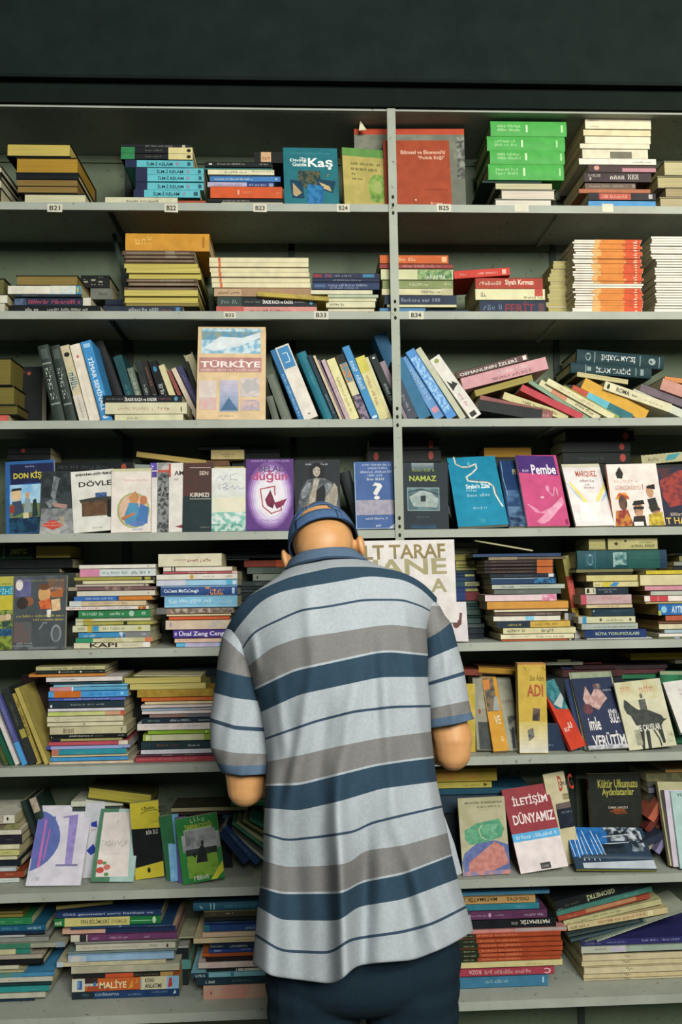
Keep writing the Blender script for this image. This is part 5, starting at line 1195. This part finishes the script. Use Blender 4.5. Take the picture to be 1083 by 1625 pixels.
# posters hung from the edge of the fourth shelf
def sheet(name, corners, yy, colr, art, label):
    P = [at(x, y, yy) for x, y in corners]; O = P[0]; U = P[1] - P[0]; V = P[3] - P[0]; Wd, Hd = U.length, V.length
    mb = MB(); n = U.cross(V).normalized() * .0008
    n = n if n.y > 0 else -n
    mb.face(P, mat(colr)); mb.face([q + n for q in P], mat(colr))
    for i in range(4): mb.face([P[i], P[(i + 1) % 4], P[(i + 1) % 4] + n, P[i] + n], mat(colr))
    a = [p for p in corners]
    draw(mb, art, lambda u, v, k: O + U * u + V * v - Y * (.0004 + .00006 * k), Wd, Hd, conv_of('FULL', a[0], a[1], a[3]))
    ms = mb.build(name); tag(ms, label, 'poster'); return ms
sheet('poster', [(480, 996), (726, 988), (721, 856), (474, 860)], -.012, 'DFD9D4', '''
t ALT_TARAF 556 866 709 884 8f7f52;t HANE 566 889 711 910 a8a078;t A 684 918 711 939 a8a078''', 'white poster with olive capitals ending in TARAF, hung from the fourth shelf edge')
sheet('poster', [(700, 1018), (744, 1018), (740, 955), (697, 955)], -.006, 'D8D2D2', '''
p 6a4a44 730,972 734,973 733,985 728,992;e 6a4a44 724 991 5 6;p 6a4a44 727,985 733,978 733,990 727,996''', 'small white sheet with a brown emblem below the big poster')

ro = RESTMB.build('paperback_books'); ro['kind'] = 'stuff'; tag(ro, 'the many small half-hidden paperback spines among and behind the bigger books', 'books')
# ================================================================== THE MAN
man = empty('person', Vector((at(560, 1400, -.47).x, -.47, 0)))
tag(man, 'man seen from behind in striped polo shirt, blue cap and dark jeans, head bowed', 'person')
ML = man.location.copy()
def interp(pts, x):
    if x <= pts[0][0]: return pts[0][1]
    for (a, b), (c, d) in zip(pts, pts[1:]):
        if x <= c:
            t = (x - a) / (c - a + 1e-9); t2 = t
            return b + (d - b) * t2
    return pts[-1][1]
def smooth_rows(pts, n=60):
    """resample a row of pixel points evenly and soften its corners"""
    x0, x1 = pts[0][0], pts[-1][0]; ys = [interp(pts, x0 + (x1 - x0) * i / n) for i in range(n + 1)]
    for _ in range(3): ys = [ys[0]] + [(ys[i - 1] + 2 * ys[i] + ys[i + 1]) / 4 for i in range(1, n)] + [ys[-1]]
    return x0, x1, ys
def loft(rows, nb, fold=None, flat=.8, skinny=0.002):
    """rows: (pixel row left to right, centre depth, half depth, material of the band below). Back half from the row, front half mirrored in depth."""
    mb = MB(); rings = []
    for pts, yc, b, m in rows:
        x0, x1, ys = smooth_rows(pts); ring = []
        back = []
        for i in range(nb + 1):
            th = math.pi * i / nb; u = (1 - math.cos(th)) / 2; px = x0 + (x1 - x0) * u; k = u * 60; j = min(59, int(k)); py = ys[j] + (ys[j + 1] - ys[j]) * (k - j)
            d = b * (max(0, math.sin(th)) ** flat)
            Yb = yc - d
            if fold: Yb -= fold(px, py) * min(1, math.sin(th) * 3)
            back.append(at(px, py, Yb))
        ring = back[:]
        for i in range(nb - 1, 0, -1):
            th = math.pi * i / nb; p = back[i]; ring.append(Vector((p.x, yc + b * .9 * math.sin(th) ** .9, p.z)))
        rings.append(ring)
    n = len(rings[0]); V = []
    for r in rings: V += [tuple(p - ML) for p in r]
    mb.v = V
    for k in range(len(rings) - 1):
        mi = mb.mi(rows[k][3])
        for i in range(n):
            j = (i + 1) % n
            mb.f.append((k * n + i, k * n + j, (k + 1) * n + j, (k + 1) * n + i)); mb.m.append(mi); mb.uv += [(0, 0)] * 4
    return mb, rings
def between(a, b, t):
    """row between two pixel rows"""
    xa0, xa1, ya = smooth_rows(a); xb0, xb1, yb = smooth_rows(b)
    n = 60; x0 = xa0 + (xb0 - xa0) * t; x1 = xa1 + (xb1 - xa1) * t
    return [(x0 + (x1 - x0) * i / n, ya[int(i * 60 / n)] * (1 - t) + yb[int(i * 60 / n)] * t) for i in range(n + 1)]
CW = mat('AFB7BC', 'cloth', None, 160.0); CB = mat('33495A', 'cloth', None, 160.0); CG = mat('807F7D', 'cloth', None, 160.0); CT = mat('3A4C60', 'cloth', None, 160.0)
CC = mat('5A6F86', 'cloth', None, 160.0)
T = {-165: [(453, 903), (480, 892), (517, 884), (550, 883), (586, 889)],
     -135: [(358, 998), (369, 975), (378, 960), (397, 943), (425, 930), (460, 915), (478, 911), (533, 899), (588, 899), (620, 903), (640, 908), (660, 917), (680, 930), (694, 947)],
     -100: [(364, 1016), (372, 1001), (394, 976), (406, 960), (425, 947), (438, 941), (460, 935), (533, 923), (588, 913), (640, 919), (663, 930), (679, 943), (694, 960)],
     -52: [(380, 1038), (397, 1006), (413, 997), (478, 967), (520, 962), (577, 951), (640, 951), (675, 963), (688, 972)],
     0: [(393, 1058), (431, 1027), (475, 1012), (534, 1004), (600, 993), (624, 991), (679, 998)],
     47: [(402, 1095), (467, 1064), (527, 1051), (600, 1035), (622, 1034), (681, 1040)],
     82: [(414, 1130), (475, 1102), (568, 1082), (600, 1075), (620, 1074), (680, 1074)],
     130: [(421, 1172), (501, 1144), (563, 1128), (600, 1124), (624, 1121), (684, 1120)],
     182: [(424, 1209), (475, 1199), (535, 1185), (600, 1172), (677, 1162), (685, 1161)],
     229: [(421, 1246), (475, 1245), (527, 1232), (595, 1215), (640, 1208), (689, 1202)],
     264: [(420, 1282), (475, 1286), (514, 1277), (540, 1271), (606, 1251), (694, 1240)],
     312: [(418, 1322), (454, 1333), (510, 1327), (565, 1319), (587, 1306), (640, 1293), (702, 1279)],
     364: [(418, 1366), (454, 1376), (520, 1374), (557, 1370), (576, 1350), (640, 1342), (711, 1322)],
     411: [(413, 1408), (446, 1418), (546, 1417), (572, 1400), (640, 1387), (718, 1357)],
     446: [(409, 1438), (446, 1460), (542, 1461), (565, 1439), (640, 1427), (727, 1394)],
     494: [(405, 1482), (446, 1508), (528, 1511), (552, 1490), (638, 1478), (687, 1465), (740, 1438)],
     528: [(401, 1531), (428, 1551), (528, 1564), (552, 1553), (557, 1536), (600, 1530), (657, 1526), (709, 1505), (752, 1481)]}
DEPTH = [(-165, -.40, .085), (-135, -.43, .125), (-100, -.44, .14), (-52, -.45, .15), (0, -.46, .155), (47, -.47, .155), (130, -.48, .15), (229, -.49, .14), (364, -.49, .145), (446, -.485, .155), (528, -.48, .165)]
def dep(q):
    for (a, y, b), (c, y2, b2) in zip(DEPTH, DEPTH[1:]):
        if q <= c:
            t = (q - a) / (c - a); return y + (y2 - y) * t, b + (b2 - b) * t
    return DEPTH[-1][1:]
FOLDS = [((500, 1040), (458, 1260), .007, 9), ((488, 930), (492, 1040), .004, 8), ((562, 1090), (532, 1300), .008, 12), ((536, 1260), (549, 1565), .036, 14), ((582, 1300), (577, 1540), -.022, 15),
         ((610, 1060), (625, 1290), .007, 10), ((625, 1290), (690, 1490), .012, 16), ((432, 1180), (424, 1500), .010, 12), ((470, 1290), (478, 1540), -.007, 16), ((656, 1090), (694, 1330), .008, 10),
         ((640, 1360), (655, 1520), -.009, 14), ((590, 1010), (598, 1160), -.005, 9), ((440, 1080), (452, 1190), .005, 8), ((640, 970), (664, 1100), .006, 8), ((700, 1380), (735, 1470), .010, 12), ((402, 1010), (408, 1060), .006, 6),
         ((520, 1120), (505, 1240), -.005, 10), ((474, 1150), (448, 1260), -.004, 8)]
def fold(px, py):
    s = 0.0
    for (xa, ya), (xb, yb), amp, sig in FOLDS:
        t = (py - ya) / (yb - ya)
        if -.25 < t < 1.25:
            wgt = max(0, min(1, (t + .25) / .4, (1.25 - t) / .4)) if yb < 1480 else max(0, min(1, (t + .25) / .6))
            s += 1.7 * amp * wgt * math.exp(-((px - (xa + (xb - xa) * t)) / sig) ** 2)
    return s + .0016 * math.sin(px * .11 + py * .021) * math.sin(py * .05 + 1)
keys = sorted(T); rows = []
bandmat = {-165: CW, -135: CB, -100: CW, -52: CW, 0: CG, 47: CB, 82: CW, 130: CW, 182: CG, 229: CB, 264: CW, 312: CW, 364: CG, 411: CB, 446: CW, 494: CW}
for a, b in zip(keys, keys[1:]):
    n = 5; thin = a in (-52, 130, 312, 494)
    if thin: ts = [0, 2.0 / (b - a)] + [i / n for i in range(1, n)]
    elif a == -165: ts = [0, .12, .3, .5, .75]
    elif a in (0, 182, 364): ts = [i / n for i in range(n)] + [1 - 1.6 / (b - a)]
    else: ts = [i / n for i in range(n)]
    for t in ts:
        m = bandmat[a]
        if thin and t == 0: m = CT
        if a in (0, 182, 364) and t > .95: m = CW
        yc, hb = dep(a + (b - a) * t)
        r = T[a] if t == 0 else between(T[a], T[b], t)
        if a == -165 and 0 < t:
            # the yoke spreads quickly from the neck to the shoulder line
            tt = t ** .5; r = between(T[a], T[b], tt); yc, hb = dep(a + (b - a) * tt)
        rows.append((r, yc, hb, m))
rows.append((T[528], *dep(528), CW))
rows.append(([(x, y - 3) for x, y in T[528]], -.48, .158, CW)); rows.append(([(x * .97 + 17, y - 30) for x, y in T[528]], -.48, .15, CW))
mb, _ = loft(rows, 64, fold); shirt = mb.build('polo_shirt', man, smooth=True)
def sub(o, lv=1):
    s = o.modifiers.new('subsurf', 'SUBSURF'); s.levels = lv; s.render_levels = lv
sub(shirt)
# sleeves
LS = [([(366, 985), (388, 1000), (410, 1030)], -.44, .05, CW), ([(352, 1010), (366, 1021), (382, 1037), (403, 1060)], -.44, .064, CG), ([(346, 1044), (368, 1052), (404, 1066)], -.445, .066, CG), ([(344, 1061), (370, 1068), (410, 1076)], -.45, .066, CB), ([(340, 1099), (370, 1107), (420, 1113)], -.455, .066, CW),
      ([(333, 1141), (374, 1154), (426, 1157)], -.46, .064, CT), ([(333, 1143.5), (374, 1156.5), (426, 1159.5)], -.46, .064, CW), ([(334, 1188), (372, 1196), (430, 1198)], -.465, .062, CG), ([(343, 1211), (372, 1216), (430, 1213)], -.468, .06, CC), ([(354, 1229), (385, 1233), (429, 1230)], -.47, .058, CC), ([(357, 1226), (385, 1229), (426, 1226)], -.47, .054, CC), ([(362, 1205), (385, 1205), (412, 1205)], -.47, .047, CC)]
RS = [([(655, 940), (672, 937), (688, 950)], -.44, .045, CW), ([(662, 985), (685, 960), (699, 962)], -.44, .058, CG), ([(668, 1012), (690, 1001), (707, 978)], -.445, .062, CG), ([(670, 1018), (700, 1000), (717, 988)], -.45, .063, CB), ([(672, 1048), (705, 1034), (727, 1025)], -.455, .063, CW),  # topmost grey rows paint shoulder shading into the cloth colour
      ([(674, 1086), (712, 1075), (738, 1067)], -.46, .061, CT), ([(674, 1088), (712, 1077), (738, 1069)], -.46, .061, CW), ([(676, 1127), (715, 1119), (745, 1113)], -.465, .06, CG), ([(678, 1142), (715, 1137), (749, 1131)], -.468, .058, CC), ([(680, 1158), (728, 1150), (754, 1142)], -.47, .056, CC), ([(684, 1154), (728, 1147), (751, 1139)], -.47, .052, CC), ([(690, 1135), (720, 1130), (744, 1122)], -.47, .046, CC)]
def sfold(px, py): return .004 * math.exp(-((px - 372 + (py - 1100) * .12) / 7) ** 2) + .003 * math.sin(px * .2 + py * .09) * math.sin(py * .04) + .005 * math.exp(-((px - 700 - (py - 1000) * .15) / 6) ** 2)
for rr in (LS, RS):
    rr2 = []
    for a, b in zip(rr, rr[1:]):
        rr2.append(a)
        if a[3] is not CT and b[0][0][1] - a[0][0][1] > 12:
            for t in (.33, .67): rr2.append((between(a[0], b[0], t), a[1] + (b[1] - a[1]) * t, a[2] + (b[2] - a[2]) * t, a[3]))
    rr2.append(rr[-1]); mb, _ = loft(rr2, 28, sfold, .95); o = mb.build('sleeve', shirt, smooth=True); sub(o)
# collar: a folded band round the neck with a dark lower edge
K1 = [(463, 882), (475, 873), (489, 866), (511, 862), (533, 862), (562, 866), (577, 882)]; K2 = [(451, 905), (466, 898), (480, 894), (517, 886), (550, 885), (588, 891)]
cr = [([(x * .94 + 31, y + 14) for x, y in K1], -.40, .066, CC), (K1, -.405, .080, CC), (between(K1, K2, .5), -.405, .094, CC), (between(K1, K2, .9), -.405, .107, CT), (K2, -.405, .110, CT), ([(x, y + 1) for x, y in K2], -.405, .100, CC)]
mb, _ = loft(cr, 32, None, .9); o = mb.build('collar', shirt, smooth=True); sub(o)
# front tail of the shirt seen past the side vent
mb = MB(); tail = [at(x, y, -.42) for x, y in ((706, 1296), (722, 1340), (734, 1386), (718, 1392), (704, 1380))]
mb.face([p - ML for p in tail], CW); mb.face([p - ML + Y * .002 for p in tail], CW); mb.build('front_tail', shirt)

# ---- body: one continuous remeshed surface
SK = mat('C2925F', 'skin'); 
def ball(mb, c, r, m, sc=(1, 1, 1), R=None, n=14):
    i0 = len(mb.v); k = mb.mi(m)
    for i in range(n + 1):
        a = math.pi * i / n
        for j in range(2 * n):
            b = math.pi * j / n; p = Vector((math.sin(a) * math.cos(b) * sc[0] * r, math.sin(a) * math.sin(b) * sc[1] * r, math.cos(a) * sc[2] * r))
            if R: p = R @ p
            mb.v.append(tuple(c + p))
    for i in range(n):
        for j in range(2 * n):
            q = (i0 + i * 2 * n + j, i0 + i * 2 * n + (j + 1) % (2 * n), i0 + (i + 1) * 2 * n + (j + 1) % (2 * n), i0 + (i + 1) * 2 * n + j)
            mb.f.append(q[::-1]); mb.m.append(k); mb.uv += [(0, 0)] * 4
def chain(mb, pts, m):
    """tapering limb through (point, radius)"""
    for (a, ra), (b, rb) in zip(pts, pts[1:]):
        L = (b - a).length; n = max(1, int(L / (min(ra, rb) * .35)))
        for i in range(n + 1):
            t = i / n; ball(mb, a.lerp(b, t), ra + (rb - ra) * t, m, n=8)
def remesh(o, vs, it=6):
    r = o.modifiers.new('remesh', 'REMESH'); r.mode = 'VOXEL'; r.voxel_size = vs; r.use_smooth_shade = True
    s = o.modifiers.new('smooth', 'SMOOTH'); s.factor = .5; s.iterations = it
def W(px, py, yy): return at(px, py, yy) - ML
mb = MB()
cx = W(540, 1000, -.46)
HC = W(514, 864, -.395)                                   # head centre
bend = Matrix.Rotation(math.radians(-36), 3, 'X'); roll = Matrix.Rotation(math.radians(-13), 3, 'Y')
HR = roll @ bend                                          # head local: X right, -Y back, Z crown
def HL(x, y, z): return HC + HR @ Vector((x, y, z))
ball(mb, HL(0, .0, .018), 1, SK, (.071, .088, .085), HR, 20)             # skull
ball(mb, HL(0, -.028, -.02), 1, SK, (.064, .062, .066), HR, 18)          # back of the head
ball(mb, HL(0, .045, -.045), 1, SK, (.055, .052, .07), HR, 18)           # face
ball(mb, HL(0, .072, -.10), 1, SK, (.03, .024, .022), HR, 12)            # chin
chain(mb, [(HL(0, .088, -.02), .009), (HL(0, .108, -.052), .013)], SK)     # nose
for s in (-1, 1):
    ball(mb, HL(s * .013, .098, -.056), .009, SK, n=8)
    ball(mb, HL(s * .03, .084, -.008), 1, SK, (.018, .008, .006), HR, 8)  # brow
    ball(mb, HL(s * .03, .078, -.024), .012, SK, n=8)
ball(mb, HL(0, .092, -.082), 1, SK, (.024, .009, .005), HR, 8); ball(mb, HL(0, .09, -.092), 1, SK, (.02, .009, .006), HR, 8)
# neck and trunk under the shirt
NB = W(518, 930, -.395)
chain(mb, [(HL(0, -.015, -.05), .052), (NB, .05)], SK)
for a, b in (((425, 1010), .04), ((635, 985), .04)): chain(mb, [(NB + Z * -.04, .045), (W(a[0], a[1], -.44), b)], SK)
for py, rx, ry in ((1020, .15, .09), (1080, .15, .10), (1180, .145, .10), (1280, .14, .10), (1380, .145, .10)):
    ball(mb, W(545 + (py - 1000) * .04, py, -.465), 1, SK, (rx, ry, .11), None, 14)
# ears
for e, yy in (((573, 867), -.40), ((453, 889), -.40)):
    c = W(e[0], e[1], yy); s = 1 if e[0] > 500 else -1
    ball(mb, c, 1, SK, (.008, .015, .026), roll, 12); ball(mb, c - Vector((s * .007, -.006, 0)), 1, SK, (.011, .010, .016), roll, 10); ball(mb, c + Vector((s * .002, .006, .010)), 1, SK, (.007, .014, .016), roll, 10)
# arms: upper arm, elbow, forearm forward to the chest, five-fingered hands
def arm(sh, elb, wr, s):
    chain(mb, [(sh, .038), (sh.lerp(elb, .5), .04), (elb + Z * .03, .044), (elb, .040)], SK)
    chain(mb, [(elb, .036), (elb.lerp(wr, .3), .040), (wr, .026)], SK)
    d = (wr - elb).normalized(); inn = Vector((-s, .25, .1)).normalized(); up = inn.cross(d).normalized() * (1 if s < 0 else -1)
    if up.z < 0: up = -up
    pc = wr + d * .05; side = Z
    for k in range(4):
        off = (k - 1.5) * .019; ball(mb, pc + side * off, 1, SK, (.016, .034, .013), None, 8)
        base = pc + d * .032 + side * off; L = (.032, .038, .042, .036)[3 - k] if s else .04
        m1 = base + (d * .8 + inn * .35).normalized() * L; m2 = m1 + (d * .2 + inn * .9).normalized() * L * .7; m3 = m2 + (-d * .4 + inn * .8).normalized() * L * .5
        chain(mb, [(base, .0092), (m1, .0086), (m2, .0078), (m3, .0068)], SK)
    tb = wr + d * .02 + side * .026; t1 = tb + (d * .6 + side * .5 + inn * .4).normalized() * .04; t2 = t1 + (d * .8 + inn * .4).normalized() * .03
    chain(mb, [(tb, .014), (t1, .011), (t2, .009)], SK)
arm(W(402, 1045, -.44), W(390, 1250, -.465), W(470, 1205, -.24), -1)
arm(W(672, 1010, -.44), W(719, 1193, -.465), W(630, 1165, -.24), 1)
body = mb.build('body', man, smooth=True); remesh(body, .0042, 5)
# ---- jeans
JN = mat('1A2A34', 'cloth', None, 120.0); JD = mat('16242E', 'cloth', None, 120.0)
mb = MB()
gz = -ML.z
PC = W(575, 1500, -.47)
for py, w_, d_ in ((1420, .165, .12), (1480, .185, .125), (1530, .2, .125)):
    ball(mb, W(570, py, -.47), 1, JN, (w_, d_, .09), None, 14)
for s, px in ((-1, 499), (1, 654)):
    hip = W(px, 1520, -.47); kn = Vector((hip.x * .95, hip.y + .02, .46)); an = Vector((hip.x * .85, hip.y, .09))
    chain(mb, [(hip, .106), (W(px + s * 0, 1600, -.47), .101), (kn, .078), (an, .06)], JN)
jeans = mb.build('jeans', man, smooth=True); remesh(jeans, .006, 5)
for sgn, pts in ((1, [(694, 1545), (702, 1575), (690, 1625)]), (-1, [(452, 1570), (462, 1610), (470, 1640)])):
    pass
# shoes
SH = mat('1B1A18', 'cloth', None, 60.0)
for s, px in ((-1, 499), (1, 654)):
    hip = W(px, 1520, -.47); mb = MB(); c = Vector((hip.x * .85, hip.y + .05, .045))
    ball(mb, c, 1, SH, (.045, .13, .045), None, 14); ball(mb, c + Vector((0, -.05, .03)), 1, SH, (.042, .06, .05), None, 12)
    mb.box(c, X, Y, Z, -.045, .045, -.125, .13, -.045, -.02, SH); o = mb.build('shoe', man, smooth=True); remesh(o, .006, 4)
# ---- cap: dome with a half-moon opening over the strap at the back, bill in front
CP = mat('4E6A90', 'cloth', None, 90.0); CPD = mat('283A54', 'cloth', None, 90.0)
mb = MB(); NA, NE = 72, 18; CR0 = -.003
def cp(az, el, g=0.0):
    a, e = math.radians(az), math.radians(el)                  # az 0 = back, positive to the right
    ry = .098 if abs(az) < 90 else .102
    x = (.0815 + g) * math.sin(a) * math.cos(e); y = -(ry + g) * math.cos(a) * math.cos(e); z = (.104 + g) * math.sin(e)
    return HL(x, y, z + CR0 - .004 * 0)
for i in range(NA):
    for j in range(NE):
        a0, a1 = -180 + 360 * i / NA, -180 + 360 * (i + 1) / NA; e0, e1 = 90 * j / NE, 90 * (j + 1) / NE
        am, em = (a0 + a1) / 2, (e0 + e1) / 2
        arch = 15 + 17 * math.sqrt(max(0, 1 - (am / 36.0) ** 2)) if abs(am) < 36 else 0
        if 14 < em < arch: continue
        g = .0012 * math.sin(math.radians(am * 6)) * (1 if em > 30 else 0) + (.0025 if (abs(am) < 38 and em < 14) else 0)
        m = CP
        mb.face([cp(a0, e0, g), cp(a1, e0, g), cp(a1, e1, g), cp(a0, e1, g)], m)
cap = mb.build('cap', man, smooth=True); sl = cap.modifiers.new('solid', 'SOLIDIFY'); sl.thickness = .0028; sl.offset = -1
mb = MB()
for (e, w_) in ((0.0, .0022),):
    for i in range(NA):
        a0, a1 = -180 + 360 * i / NA, -180 + 360 * (i + 1) / NA
        mb.face([cp(a0, -1.6, .0016), cp(a1, -1.6, .0016), cp(a1, 1.4, .002), cp(a0, 1.4, .002)], CPD)
mb.build('hem_band', cap, smooth=True)
mb = MB()
for i in range(16):
    a0, a1 = -40 + 80 * i / 16, -40 + 80 * (i + 1) / 16
    def bp(a, r): return HL(.082 * math.sin(math.radians(a)) * (1 + r * .15), .1 * math.cos(math.radians(a)) + r * .07 * math.cos(math.radians(a)), CR0 + .004 - r * .012)
    mb.face([bp(a0, 0), bp(a1, 0), bp(a1, 1), bp(a0, 1)], CP)
o = mb.build('bill', cap, smooth=True); sl = o.modifiers.new('solid', 'SOLIDIFY'); sl.thickness = .004
# buckle edge of the strap
mb = MB()
for i in range(6):
    pass
mb.face([cp(30, 0, .004), cp(32, 0, .004), cp(32, 14, .004), cp(30, 14, .004)], CPD); mb.build('strap_end', cap)
